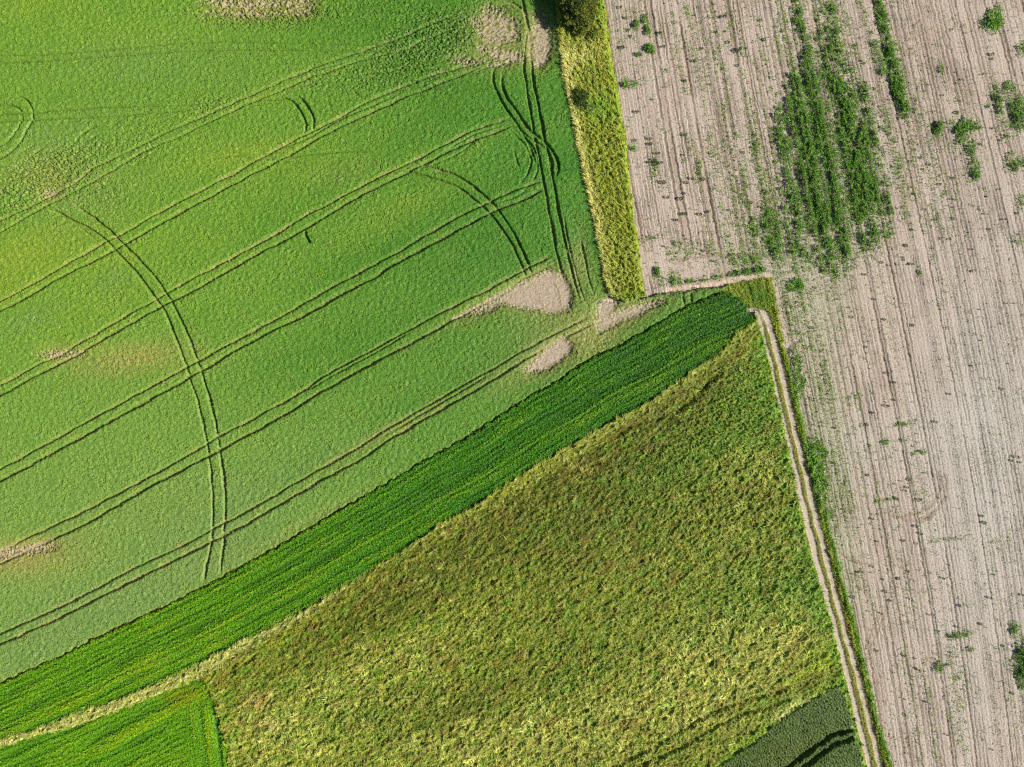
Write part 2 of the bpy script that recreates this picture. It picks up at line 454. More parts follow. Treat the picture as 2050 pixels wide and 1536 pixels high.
bare = np.zeros(PX.shape)
for poly, a in BAREP:
    bare = np.maximum(bare, a * inside(poly))
bare = blur(bare, 2.2)
for _ in range(1):
    b = bare.copy()
    b[1:-1, 1:-1] = (bare[1:-1, 1:-1] * 4 + bare[:-2, 1:-1] + bare[2:, 1:-1] + bare[1:-1, :-2] + bare[1:-1, 2:]) / 8
    bare = b
ragged = noise(31, 12, 2.0, 15, 0.8)
topmix = blob(1020, 80, 110, 80, 0, 3)
bb = blur(bare, 6.0)
bare_hard = sstep(0.16, 0.80, bb + (0.20 * n3 + 0.20 * n4 + 0.10 * n8) * sstep(1.02, 0.72, bb * (1 - 0.3 * topmix)) + (0.13 + 0.26 * topmix + 0.2 * blob(500, 20, 140, 30)) * ragged - 0.06 * topmix - 0.02)
pathd = dist([(1285, 596), (1340, 582), (1418, 571), (1486, 560), (1541, 553)], 16, LX, LY)
bare_hard = np.maximum(bare_hard, sstep(6.2, 3.4, pathd + 0.6 * n14))
for pts_, w_, a_ in (([(905, 643), (957, 616), (1030, 575), (1104, 528)], 3.2, 0.9), ([(960, 610), (1043, 556), (1107, 517)], 2.4, 0.6), ([(991, 762), (1043, 727), (1128, 680), (1196, 645)], 2.8, 0.8),
                     ([(1060, 697), (1128, 662), (1183, 632)], 2.2, 0.6), ([(1196, 650), (1240, 632), (1326, 602)], 3.0, 0.9), ([(-220, 1190), (0, 1106), (90, 1062)], 2.4, 0.55), ([(-220, 1218), (0, 1130), (120, 1075)], 2.6, 0.6),
                     ([(60, 752), (130, 722), (170, 703)], 2.2, 0.5)):
    bare_hard = np.maximum(bare_hard, np.clip(a_ * np.exp(-(dist(pts_, 12, LX, LY) / w_) ** 2) * (1 + 0.5 * n8 + 0.3 * n4), 0, 1))
head = dist([(1105, 520), (1122, 600), (1132, 630)], 12)
head2 = dist([(1066, 555), (1080, 600), (1092, 630)], 12)
head3 = dist([(1062, 20), (1066, 80), (1070, 145)], 12)
bare_hard = np.clip(bare_hard - (0.5 * np.exp(-(head / 3.0) ** 2) + 0.45 * np.exp(-(head2 / 2.2) ** 2) + 0.8 * np.exp(-(head3 / 5) ** 2)) * (0.7 + 0.4 * n8), 0, 1)
bare_hard = np.where(bare < 0.05, 0, bare_hard)
thin = np.clip(0.5 * blob(270, 715, 120, 32, 0) + 0.45 * blob(60, 1120, 110, 40) + 0.5 * blob(1100, 630, 90, 60) + 0.8 * blob(1200, 650, 70, 45, 30)
               + 0.45 * blob(1150, 560, 22, 60, -78) + 0.5 * blob(1080, 730, 100, 22, 30) + 0.45 * blob(1190, 700, 60, 22, 30) + 0.5 * blob(1160, 510, 20, 45)
               + 0.35 * blob(790, 860, 120, 12, 28) + 0.35 * blob(960, 620, 140, 16, 27) + 0.3 * blob(640, 1030, 130, 8, 30)
               + 0.6 * blob(1020, 80, 90, 60) + 0.5 * blob(1280, 620, 60, 22, 20) + 0.3 * blob(90, 350, 90, 40), 0, 1)

g = np.empty_like(COL)
g[:] = lin(106, 158, 58, 0.50)
g = mixc(g, sstep(1100, 300, PX + 0.0 * PY) * sstep(500, 1250, PY + 0.15 * PX), lin(116, 160, 84, 0.50))
g = mixc(g, 0.75 * sstep(450, 1100, PX) * sstep(1250, 300, PY), lin(84, 148, 42, 0.50))
g = mixc(g, 0.5 * sstep(600, 900, PX) * sstep(120, 0, PY), lin(70, 140, 22, 0.50))
YEL, DRK, TAN, GRY = lin(128, 166, 58, 0.5), lin(70, 134, 36, 0.5), lin(134, 148, 92, 0.5), lin(112, 152, 92, 0.5)
for x, y, rx, ry, a, c, w in (
        (70, 505, 170, 50, 25, YEL, 0.85), (0, 560, 130, 50, 25, YEL, 0.6), (230, 525, 90, 26, 25, YEL, 0.5), (480, 312, 160, 24, 10, YEL, 0.65),
        (800, 425, 130, 34, 25, YEL, 0.6), (640, 345, 130, 34, 15, YEL, 0.35), (190, 620, 130, 40, 25, YEL, 0.35), (420, 480, 90, 30, 25, YEL, 0.2),
        (250, 70, 120, 30, 0, YEL, 0.25), (60, 20, 110, 30, 0, YEL, 0.4), (560, 180, 90, 16, 20, YEL, 0.35),
        (800, 340, 110, 12, 28, YEL, 0.4), (950, 300, 90, 14, 28, YEL, 0.3),
        (260, 720, 110, 26, 15, TAN, 0.5), (60, 1110, 120, 34, 15, TAN, 0.55), (760, 870, 150, 12, 28, TAN, 0.4), (600, 970, 90, 8, 30, YEL, 0.4),
        (1000, 745, 120, 12, 28, TAN, 0.35), (960, 600, 140, 10, 27, YEL, 0.4), (1150, 520, 25, 60, 0, TAN, 0.35), (440, 1120, 140, 30, 20, TAN, 0.2),
        (1090, 700, 120, 50, 25, TAN, 0.35), (690, 350, 60, 22, 20, TAN, 0.25), (330, 1010, 150, 60, 25, TAN, 0.12),
        (570, 440, 160, 60, 25, DRK, 0.3), (760, 520, 210, 55, 25, DRK, 0.55), (720, 700, 210, 70, 25, DRK, 0.55), (960, 500, 120, 60, 25, DRK, 0.5),
        (560, 720, 150, 45, 25, DRK, 0.35), (1010, 430, 70, 34, 0, DRK, 0.35), (900, 230, 130, 40, 25, DRK, 0.4), (1110, 220, 30, 130, -80, DRK, 0.3),
        (1150, 330, 34, 160, -80, DRK, 0.65), (1175, 480, 24, 120, -80, DRK, 0.6), (700, 60, 160, 45, 0, DRK, 0.4), (880, 170, 80, 30, 0, DRK, 0.4),
        (850, 800, 150, 40, 28, DRK, 0.3), (1200, 740, 90, 16, 30, DRK, 0.45), (960, 900, 80, 20, 28, DRK, 0.4), (420, 640, 70, 40, 0, DRK, 0.2),
        (330, 170, 200, 40, 10, DRK, 0.15), (1330, 600, 70, 25, 10, DRK, 0.5), (600, 950, 60, 30, 28, DRK, 0.3),
        (100, 290, 160, 60, 20, GRY, 0.35), (300, 130, 200, 50, 0, GRY, 0.3), (150, 1240, 260, 60, 22, GRY, 0.6), (420, 1080, 120, 70, 28, GRY, 0.4),
        (500, 1000, 200, 60, 28, GRY, 0.35), (60, 640, 60, 20, 25, GRY, 0.4), (230, 560, 50, 22, 25, GRY, 0.35), (180, 400, 120, 60, 25, GRY, 0.35)):
    g = mixc(g, w * blob(x, y, rx, ry, a) * (1 + 0.22 * n30 + 0.25 * n14 * 0.5), c)
g = mixc(g, 0.16 * sstep(0.2, 2.2, n60 + 0.5 * nA), YEL)
g = mixc(g, 0.18 * sstep(0.2, 2.2, -n60 + 0.4 * n30 - 0.5 * nA), DRK)
g = mixc(g, 0.16 * tedge * (1 + 0.5 * n30), lin(166, 180, 84, 0.5))
g = mixc(g, 0.5 * sstep(0.15, 0.7, trench), lin(96, 118, 46, 0.5))  # trench walls and floor: darker stems and soil, also shade deepened by colour
g = mixc(g, 0.50 * thin * (1 + 0.6 * n8 + 0.3 * n4), lin(182, 172, 108, 0.5))
g *= (1 + 0.07 * n3 + 0.06 * n4 + 0.04 * n6 + 0.04 * n14)[..., None]
g = mixc(g, 0.55 * np.clip(1.8 * blur(bare, 12), 0, 1) * (1 + 0.4 * n4 + 0.4 * n8), lin(176, 168, 108, 0.5))
growth = 1 - 0.45 * thin
cl = noise(34, 13, 1.4, 25, 0.8)
bw = blur(bare, 12)
tex = 1 + 0.30 * n60 + 0.5 * lump
hm = 0.62 * growth * (1 - 0.75 * np.clip(1.5 * bw, 0, 1)) + (0.026 * n3 + 0.015 * n4 + 0.004 * n6) * np.clip(tex, 0.3, 2) + 0.014 * n14 + 0.015 * noise(33, 6, 5, 28) + lump * (0.13 * cl + 0.07 * n8 + 0.04 * n6 - 0.04)
lump_bare = lump * sstep(0.9, 1.9, 0.8 * cl + 0.5 * n8 + 0.4 * n6) * 0.75
hm = hm * (1 - trench * (1 - 0.05)) + 0.0
cover = np.clip(1 - bare_hard - lump_bare, 0, 1)
hm = hm * cover + bareN + 0.02
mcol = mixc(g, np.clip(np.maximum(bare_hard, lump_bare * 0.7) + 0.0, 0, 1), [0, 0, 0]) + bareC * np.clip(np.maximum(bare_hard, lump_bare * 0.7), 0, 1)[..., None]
mcol = mixc(mcol, 0.8 * tbare * np.clip(trench * 1.3 + 0.1, 0, 1), BARE)
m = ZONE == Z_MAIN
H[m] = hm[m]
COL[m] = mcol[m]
# the bare footpath strip on the soil side keeps its own colour
pm = (ZONE == Z_SOIL) & (bare_hard > 0.2)
COL[pm] = mixc(COL, bare_hard, bareC * 1.06)[pm]

# ------------------------------------------------------------------ dark-green row crop strip and the lower parcel
dv = dist(smooth_line(DARK_T + [(1480, 560)], 3), 420, PX, PY, True) + 0.35 * n60
al = noise(40, 40, 6, 30)
prof = (row_profile(41, 4.0, dv) * 0.55 + row_profile(42, 12.0, dv + 40) * 0.6 + row_profile(43, 30.0, dv) * 0.3)
prof = prof + 0.45 * al + 0.15 * n8 + 0.75 * np.cos(dv / 9.5 * 2 * math.pi + 0.2 * n60) * np.clip(0.7 + 0.4 * n60, 0.1, 1.3)
prof = np.clip(prof, -2.2, 2.2)
dk = np.empty_like(COL)
dk[:] = lin(58, 134, 26, 0.50)
dk = mixc(dk, sstep(1150, 250, PX) * 0.7, lin(74, 156, 14, 0.50))
dk = mixc(dk, 0.6 * sstep(1050, 1420, PX), lin(48, 112, 28, 0.50))
dk = mixc(dk, 0.7 * sstep(-0.1, 1.6, prof), lin(100, 164, 42, 0.5))
dk = mixc(dk, 0.6 * sstep(0.1, 1.6, -prof), lin(44, 100, 22, 0.5))
dk = mixc(dk, 0.5 * blob(1440, 600, 40, 14, 15), lin(30, 80, 34, 0.5))
dk *= (1 + 0.10 * n4 + 0.08 * n6)[..., None]
hd = 0.44 + 0.075 * prof + 0.06 * n3 + 0.035 * n4 + 0.025 * n6
edge_up = dist(DARK_T, 20)
hd = hd * (1 - 0.92 * sstep(5.6, 4.0, edge_up + 0.7 * n14))
dk = mixc(dk, 0.8 * sstep(5.6, 3.5, edge_up), lin(84, 96, 50, 0.5))
m = ZONE == Z_DARK
H[m] = hd[m]
COL[m] = dk[m]

lowprof = 0.6 * np.cos(dv / 10.0 * 2 * math.pi + n60) + row_profile(45, 9.0, dv) * 0.4 + row_profile(46, 16.0, dv) * 0.5 + 0.5 * al
side = sstep(345, 400, PX - 0.12 * (PY - 1400)) * sstep(1395, 1440, PY)
vprof = row_profile(47, 7.0, PX - 0.12 * PY) * 1.0 + 0.4 * noise(48, 40, 4, -80)
lowprof = lowprof * (1 - side) + vprof * side
lo = np.empty_like(COL)
lo[:] = lin(84, 164, 22, 0.50)
lo = mixc(lo, 0.6 * sstep(0.0, 1.6, lowprof), lin(124, 188, 36, 0.5))
lo = mixc(lo, 0.65 * sstep(0.2, 1.6, -lowprof), lin(52, 124, 14, 0.5))
lo = mixc(lo, 0.5 * blob(370, 1390, 40, 18, 10), lin(128, 148, 40, 0.5))
lo *= (1 + 0.09 * n4 + 0.07 * n6)[..., None]
m = ZONE == Z_LOW
H[m] = (0.38 + 0.09 * np.clip(lowprof, -2, 2) + 0.05 * n3 + 0.03 * n4 + 0.02 * n6)[m]
COL[m] = lo[m]

# ------------------------------------------------------------------ tall grass: strip, bank, meadow, verge, wheat
gs = np.empty_like(COL)
gs[:] = lin(152, 166, 56, 0.52)
dl = dist(STRIP_L, 60, PX, PY)
dr = dist(STRIP_R, 60, PX, PY)
gs = mixc(gs, 0.9 * np.exp(-(dl / 15) ** 2) * sstep(60, 120, PY) + 0.6 * blob(1160, 120, 24, 50, -60), lin(218, 214, 142, 0.55))
gs = mixc(gs, 0.6 * np.exp(-(dr / 12) ** 2), lin(156, 184, 40, 0.52))
gs = mixc(gs, 0.5 * sstep(0.2, 1.6, n14 + 0.4 * n8 + 0.5 * n30), lin(122, 150, 34, 0.5))
gs = mixc(gs, 0.35 * sstep(0.5, 1.8, noise(50, 30)), lin(176, 152, 56, 0.5))
gs = mixc(gs, 0.8 * blob(1200, 220, 34, 26, 0), lin(130, 176, 44, 0.5))
gs = mixc(gs, 0.6 * blob(1245, 550, 45, 60, 0), lin(170, 182, 84, 0.5))
gs = mixc(gs, 0.7 * blob(1262, 598, 40, 10, 0) + 0.4 * blob(1195, 20, 24, 60, -80), lin(110, 150, 36, 0.5))
gs *= (1 + 0.10 * n4 + 0.09 * n6)[..., None]
hs = 0.78 + 0.07 * n4 + 0.10 * n6 + 0.12 * n14 + 0.10 * blob(1245, 540, 45, 70) * n8 - 0.45 * sstep(8, 0, dr) - 0.3 * blob(1262, 600, 45, 12)
m = ZONE == Z_STRIP
H[m] = hs[m]
COL[m] = gs[m]

nfl = noise(51, 13, 1.9, 25, 0.85)
nfl2 = noise(52, 26, 1.8, 35, 0.8)
nfl3 = noise(53, 9, 2.4, 45)
rg = np.empty_like(COL)
rg[:] = lin(192, 196, 108, 0.53)
rg = mixc(rg, 0.6 * blob(1100, 950, 150, 60, 30) + 0.5 * blob(950, 1020, 120, 50, 30), lin(180, 178, 60, 0.53))
rg = mixc(rg, 0.5 * sstep(0.2, 1.6, nfl2), lin(226, 218, 160, 0.55))
rg = mixc(rg, 0.55 * sstep(0.4, 1.6, -nfl), lin(146, 164, 72, 0.5))
rg = mixc(rg, 0.6 * sstep(1250, 1480, PX), lin(158, 180, 78, 0.5))
rg = mixc(rg, 0.65 * sstep(450, 900, PX), lin(160, 170, 66, 0.5))
fade_ridge = 0.9 * sstep(17, 3, dist(RIDGE_B, 30) + 3.5 * nfl + 2 * n4)
rg *= (1 + 0.10 * n4 + 0.06 * n6)[..., None]
m = ZONE == Z_RIDGE
H[m] = (0.66 + 0.10 * nfl + 0.05 * n4 + 0.08 * nfl2)[m]
COL[m] = rg[m]

md = np.empty_like(COL)
md[:] = lin(128, 144, 40, 0.52)
OLV, BRN, MGR, PAL, BGR = lin(118, 130, 28, 0.5), lin(128, 112, 40, 0.52), lin(98, 148, 34, 0.5), lin(186, 184, 104, 0.54), lin(92, 164, 16, 0.5)
bigp = noise(54, 100, 2.0, 30, 0.9)
bigq = noise(55, 50, 1.8, 30, 1.0)
bigr = noise(58, 34, 1.7, 35, 1.0)
pale = np.clip(0.75 * blob(1050, 1480, 360, 80, 10) + 0.75 * blob(1420, 1320, 170, 95, 35) + 0.5 * blob(760, 1330, 240, 60, 25) + 0.45 * blob(560, 1480, 110, 60) + 0.55 * blob(850, 1150, 60, 24, 20)
               + 0.5 * blob(1160, 935, 40, 16, -20) + 0.45 * blob(1550, 1290, 90, 60, 40) + 0.5 * blob(1590, 1240, 40, 70) + 0.4 * blob(970, 1080, 40, 12, -60) + 0.5 * blob(1500, 930, 60, 50), 0, 1)
greenish = np.clip(0.8 * blob(1480, 830, 90, 110, 0) + 0.75 * blob(1600, 1180, 70, 190, -75) + 0.55 * blob(1330, 930, 130, 70, 30) + 0.65 * blob(1150, 1360, 110, 30, 30) + 0.5 * blob(1130, 1300, 60, 20)
                   + 0.45 * blob(680, 1440, 130, 40) + 0.35 * blob(540, 1420, 60, 60), 0, 1)
brown = np.clip(0.6 * blob(980, 1060, 240, 36, 32) + 0.45 * blob(700, 1260, 240, 40, 30) + 0.4 * blob(1290, 870, 150, 30, 35) + 0.45 * blob(950, 1390, 120, 22, 25) + 0.5 * blob(480, 1350, 50, 90)
                + 0.35 * blob(1150, 1130, 160, 60, 25) + 0.5 * blob(1440, 770, 70, 14, 45), 0, 1)
md = mixc(md, 0.7 * sstep(-0.2, 1.4, bigp), OLV)
md = mixc(md, 0.55 * sstep(0.1, 1.6, bigr), lin(84, 118, 26, 0.5))
md = mixc(md, (brown * 0.75 + 0.10) * sstep(-1.0, 1.2, bigq + 0.5 * n14), BRN)
md = mixc(md, (greenish * 0.9 + 0.28) * sstep(-1.2, 1.0, -bigq + 0.4 * n14), MGR)
md = mixc(md, pale * 0.95 * sstep(-0.9, 1.1, nfl + 0.6 * nfl2 + 0.2 * n4), PAL)
md = mixc(md, 0.42 * sstep(0.5, 1.9, nfl + 0.4 * n4 - 0.4 * bigr), PAL)
md = mixc(md, 0.22 * sstep(0.9, 2.0, n8 + 0.6 * n4), lin(170, 140, 84, 0.5))
dtl = dist(TRACK_L, 60, PX, PY)
md = mixc(md, 0.75 * sstep(13, 5, dtl + 1.5 * n14), lin(150, 176, 30, 0.52))
md = mixc(md, 0.45 * sstep(46, 14, dtl + 4 * n14), BGR)
edge_w = dist(WHEAT[:6], 60, PX, PY)
md = mixc(md, 0.75 * np.exp(-(edge_w / 18) ** 2) * sstep(0, 1, sstep(1580, 1500, PX) + blob(1640, 1375, 40, 20, 30)), lin(138, 180, 26, 0.52))
md = mixc(md, 0.9 * blob(1592, 1358, 60, 9, 36) + 0.8 * blob(1640, 1320, 26, 30), lin(158, 178, 20, 0.52))
md = mixc(md, 0.8 * blob(1630, 1362, 40, 16, 25), lin(112, 120, 26, 0.5))
md = mixc(md, 0.95 * blob(1588, 1412, 36, 10, 28) + 0.5 * blob(1560, 1430, 20, 8, 30), lin(200, 210, 150, 0.56))
md = mixc(md, 0.7 * blob(1165, 937, 42, 10, 15) + 0.6 * blob(900, 1060, 14, 10), lin(178, 150, 104, 0.5))
md = mixc(md, 0.8 * blob(520, 1400, 16, 30, -60) + 0.8 * blob(535, 1450, 30, 12, 10), lin(202, 172, 122, 0.5))
md = mixc(md, 0.4 * sstep(24, 6, dist(RIDGE_B, 60, PX, PY)), lin(150, 142, 54, 0.5))
md *= (1 + 0.12 * n3 + 0.10 * n4 + 0.10 * n6 + 0.10 * bigq)[..., None]
strand = noise(59, 9, 3.6, 32, 0.6)
strand2 = noise(63, 24, 3.2, 30, 0.8)
rough = np.clip(blob(1560, 980, 95, 300, -75) + 0.6 * blob(1420, 1300, 200, 110, 30) + 0.6 * blob(760, 1400, 300, 90, 15) + 0.5 * blob(1100, 1480, 300, 70), 0, 1)
md = mixc(md, 0.55 * sstep(0.2, 1.6, strand + 0.6 * strand2) * np.clip(0.25 + pale + 0.5 * rough, 0, 1), lin(206, 204, 132, 0.52))
md = mixc(md, 0.50 * sstep(0.3, 1.7, -strand2 - 0.3 * strand), lin(96, 122, 24, 0.5))
darkr = np.clip(blob(1000, 1060, 300, 60, 32) + blob(1250, 900, 190, 70, 35) + 0.8 * blob(700, 1250, 250, 50, 30) + 0.8 * blob(950, 1400, 160, 26, 25) + 0.7 * blob(1180, 1060, 200, 80, 30) + 0.6 * blob(1440, 760, 60, 30, 45), 0, 1)
md = mixc(md, darkr * (0.72 + 0.25 * bigr), lin(94, 104, 22, 0.5))
md = mixc(md, 0.5 * sstep(0.5, 1.8, noise(66, 70, 2.0, 32, 0.9)), lin(134, 112, 52, 0.5))
md = mixc(md, 0.5 * sstep(0.6, 1.8, noise(67, 60, 2.0, 32, 0.9)), lin(100, 150, 30, 0.5))
md = mixc(md, 0.6 * np.clip(blob(1500, 820, 60, 90) + blob(1600, 1180, 60, 200, -75) + 0.7 * blob(1350, 940, 120, 50, 30), 0, 1) * (0.7 + 0.3 * bigr), lin(96, 150, 26, 0.5))
lod = np.clip(pale + 0.3, 0, 1)
hmw = 0.55 + 0.042 * n3 + 0.024 * n4 + 0.012 * n6 + lod * (0.045 * nfl + 0.06 * nfl2) - 0.06 * bigr + 0.07 * greenish * n8 + 0.03 * nfl3 + rough * (0.09 * noise(64, 17, 1.5, 60, 0.7) + 0.05 * strand) + 0.05 * strand2
hmw -= 0.20 * sstep(1.7, 2.6, noise(56, 12, 1.6, 35, 0.8) + 0.3 * n60)
for pts, w in (([(1150, 1580), (1224, 1536), (1282, 1504), (1350, 1468), (1393, 1440), (1435, 1419), (1487, 1402), (1555, 1381), (1600, 1366), (1650, 1360)], 6.0),
               ([(1200, 1585), (1282, 1530), (1350, 1499), (1418, 1460), (1480, 1429), (1521, 1417), (1560, 1402), (1620, 1384)], 5.6)):
    d = dist(smooth_line(pts), 20)
    t = sstep(w * 0.5 + 2.2, w * 0.5 - 1.6, d * (1 + 0.2 * n14)) * sstep(1690, 1500, PX + 0.2 * PY - 250)
    hmw *= (1 - 0.9 * t)
# ditch-like shadow gap against the lower parcel, bare scuffs, gap near the track head
dml = dist(MEADOW_L, 30)
hmw += 0.12 * sstep(22, 4, dml) * sstep(1520, 1440, PY)
for x, y, rx, ry, a in ((466, 1342, 9, 4, 10), (500, 1320, 22, 4, 38), (470, 1332, 10, 3, 35), (1575, 918, 3, 12, -75), (1556, 930, 3, 10, -75), (1190, 930, 14, 3, 15), (620, 1330, 10, 4, 25), (645, 1480, 12, 5, 30),
                        (984, 1164, 3, 6, 0), (1412, 770, 40, 5, 42), (1365, 815, 30, 4, 40), (1250, 860, 20, 4, 30)):
    hmw -= 0.42 * blob(x, y, rx, ry, a, 2)
m = ZONE == Z_MEAD
H[m] = np.maximum(hmw, 0.05)[m]
COL[m] = md[m]
m = (ZONE == Z_RIDGE) & (PX > 400)
COL[m] = mixc(COL, fade_ridge, md * 0.95)[m]

vg = np.empty_like(COL)
vg[:] = lin(172, 178, 52, 0.52)
ver_n = noise(57, 12, 5, -76)
vg = mixc(vg, 0.5 * sstep(0.3, 1.8, ver_n), lin(206, 188, 100, 0.52))
vg = mixc(vg, 0.6 * sstep(0.3, 1.6, -ver_n), lin(112, 152, 34, 0.5))
dvr = dist(VERGE_R, 40, PX, PY)
vg = mixc(vg, 0.8 * sstep(12, 4, dvr) * sstep(650, 800, PY), lin(110, 164, 48, 0.52))
vg = mixc(vg, 0.85 * blob(1515, 592, 44, 30, -45), lin(98, 146, 44, 0.5))
vg = mixc(vg, 0.6 * blob(1478, 588, 30, 8, -20), lin(152, 170, 78, 0.5))
vg *= (1 + 0.12 * n4 + 0.08 * n6)[..., None]
m = ZONE == Z_VERGE
H[m] = (0.20 + 0.05 * n4 + 0.05 * n6 + 0.06 * ver_n + 0.10 * sstep(14, 4, dvr))[m]
H[m] = np.maximum(H[m], 0.05)
COL[m] = vg[m]

wh = np.empty_like(COL)
wh[:] = lin(100, 124, 50, 0.50)
wh = mixc(wh, 0.5 * blob(1560, 1520, 90, 30, 30), lin(122, 124, 56, 0.5))
wh = mixc(wh, 0.5 * sstep(0.2, 1.8, n60 + 0.4 * n14), lin(76, 100, 52, 0.5))
wh *= (1 + 0.13 * n4 + 0.08 * n6)[..., None]
hw_ = 0.74 + 0.07 * n3 + 0.05 * n4 + 0.02 * n6
for pts in ([(1500, 1580), (1568, 1536), (1610, 1504), (1657, 1471), (1680, 1462), (1700, 1458)],
            [(1540, 1578), (1599, 1536), (1650, 1497), (1676, 1482), (1700, 1475)]):
    d = dist(smooth_line(pts), 20)
    hw_ *= 1 - 0.85 * sstep(6.0, 2.2, d) * sstep(1712, 1690, PX)
m = ZONE == Z_WHEAT
H[m] = hw_[m]
COL[m] = wh[m]

# dirt track: two pale ruts, grass between them
dL = dist(smooth_line(RUT_L, 3), 40, LX, LY)
dR = dist(smooth_line(RUT_R, 3), 40, LX, LY)
wl_ = 6.4 - 1.8 * sstep(900, 1400, PY) + 0.35 * n30
wr_ = 5.3 - 1.0 * sstep(900, 1400, PY) + 0.4 * n30
rut = np.maximum(sstep(wl_ + 2.2, wl_ - 1.0, dL), sstep(wr_ + 2.2, wr_ - 1.2, dR) * (0.86 + 0.14 * np.tanh(n30)))
rut = np.clip(rut + 0.7 * blob(1518, 640, 14, 16, -70) - 0.9 * blob(1515, 612, 22, 9, 0), 0, 1)
tk = np.empty_like(COL)
tk[:] = lin(156, 156, 74, 0.5)
tk = mixc(tk, 0.5 * sstep(0, 1.5, n14), lin(120, 136, 40, 0.5))
tk = mixc(tk, 0.4 * sstep(0.3, 1.5, n8), lin(186, 160, 90, 0.5))
rutc = mixc(np.zeros_like(COL) + lin(220, 204, 182, 0.46), 0.4 * sstep(0, 1.8, n14 + 0.5 * n6), lin(176, 160, 140, 0.5))
tk = tk * (1 - rut[..., None]) + rutc * rut[..., None]
tk *= (1 + 0.07 * n4 + 0.05 * n6)[..., None]
m = ZONE == Z_TRACK
H[m] = (0.13 * (1 - rut) + 0.03 + 0.012 * n4 + 0.03 * (1 - rut) * n6)[m]
COL[m] = tk[m]
# leaf colour balance by field (R, G, B), with a painted sheen on the left cereal
def tint(zones, f, w=None):
    for z in zones:
        m = ZONE == z
        k = np.array(f) if w is None else 1 + (np.array(f) - 1) * w[m][:, None]
        COL[m] *= k


vegn = 1 - np.clip(np.maximum(bare_hard, lump_bare * 0.7), 0, 1)
tint([Z_MAIN], (1.22, 1.14, 0.98), vegn)
tint([Z_MAIN], (1.34, 1.18, 1.02), vegn * sstep(1150, 350, PX))  # left side lightened in colour, standing in for sheen away from the sun
tint([Z_DARK], (1.75, 1.24, 0.6))
tint([Z_DARK], (1.6, 1.18, 1.1), sstep(1000, 250, PX))
tint([Z_LOW], (2.0, 1.22, 0.5))
tint([Z_MEAD], (1.40, 1.36, 0.78))
tint([Z_MEAD], (1.30, 1.32, 1.6), np.clip(pale + sstep(900, 500, PX) * 0.4, 0, 1))
tint([Z_RIDGE], (1.45, 1.45, 1.15))
tint([Z_STRIP], (1.26, 1.22, 0.85))
tint([Z_VERGE], (1.12, 1.2, 0.8))
tint([Z_WHEAT], (0.84, 0.95, 0.42))
COL = np.clip(COL, 0.004, 0.6)

# smooth the tread of walls by a hair so that edges are one cell wide, not jagged
JX = rng.uniform(-0.028, 0.028, PX.shape)
JY = rng.uniform(-0.028, 0.028, PX.shape)
VX = WX(PX) + JX
VY = WY(PY) + JY


# ------------------------------------------------------------------ materials
def plant_material(name, rough=0.62, transl=0.25, spec=0.25, detail=6.0, var=0.35):
    mt = bpy.data.materials.new(name)
    mt.use_nodes = True
    t = mt.node_tree
    t.nodes.clear()
    out = t.nodes.new("ShaderNodeOutputMaterial")
    at = t.nodes.new("ShaderNodeAttribute")
    at.attribute_name = "col"
    tc = t.nodes.new("ShaderNodeTexCoord")
    nz = t.nodes.new("ShaderNodeTexNoise")
    nz.inputs["Scale"].default_value = detail
    nz.inputs["Detail"].default_value = 3.0
    mr = t.nodes.new("ShaderNodeMapRange")
    mr.inputs["From Min"].default_value = 0.3
    mr.inputs["From Max"].default_value = 0.7
    mr.inputs["To Min"].default_value = 1.0 - var
    mr.inputs["To Max"].default_value = 1.0 + var
    mul = t.nodes.new("ShaderNodeVectorMath")
    mul.operation = 'SCALE'
    pr = t.nodes.new("ShaderNodeBsdfPrincipled")
    pr.inputs["Roughness"].default_value = rough
    pr.inputs["Specular IOR Level"].default_value = spec
    t.links.new(tc.outputs["Object"], nz.inputs["Vector"])
    t.links.new(nz.outputs["Fac"], mr.inputs["Value"])
    t.links.new(at.outputs["Color"], mul.inputs[0])
    t.links.new(mr.outputs[0], mul.inputs["Scale"])
    t.links.new(mul.outputs[0], pr.inputs["Base Color"])
    if transl > 0:
        tr = t.nodes.new("ShaderNodeBsdfTranslucent")
        mx = t.nodes.new("ShaderNodeMixShader")
        mx.inputs[0].default_value = transl
        t.links.new(mul.outputs[0], tr.inputs["Color"])
        t.links.new(pr.outputs[0], mx.inputs[1])
        t.links.new(tr.outputs[0], mx.inputs[2])
        t.links.new(mx.outputs[0], out.inputs[0])
    else:
        t.links.new(pr.outputs[0], out.inputs[0])
    return mt


MAT_CROP = plant_material("cereal_leaves", 0.6, 0.22, 0.3, 5.0, 0.25)
MAT_LEAF = plant_material("broad_leaves", 0.6, 0.25, 0.2, 8.0, 0.25)
MAT_GRASS = plant_material("dry_grass", 0.6, 0.25, 0.3, 5.0, 0.25)
MAT_SOIL = plant_material("dry_soil", 0.95, 0.0, 0.1, 9.0, 0.22)
MAT_BARK = plant_material("bark", 0.9, 0.0, 0.1, 12.0, 0.4)


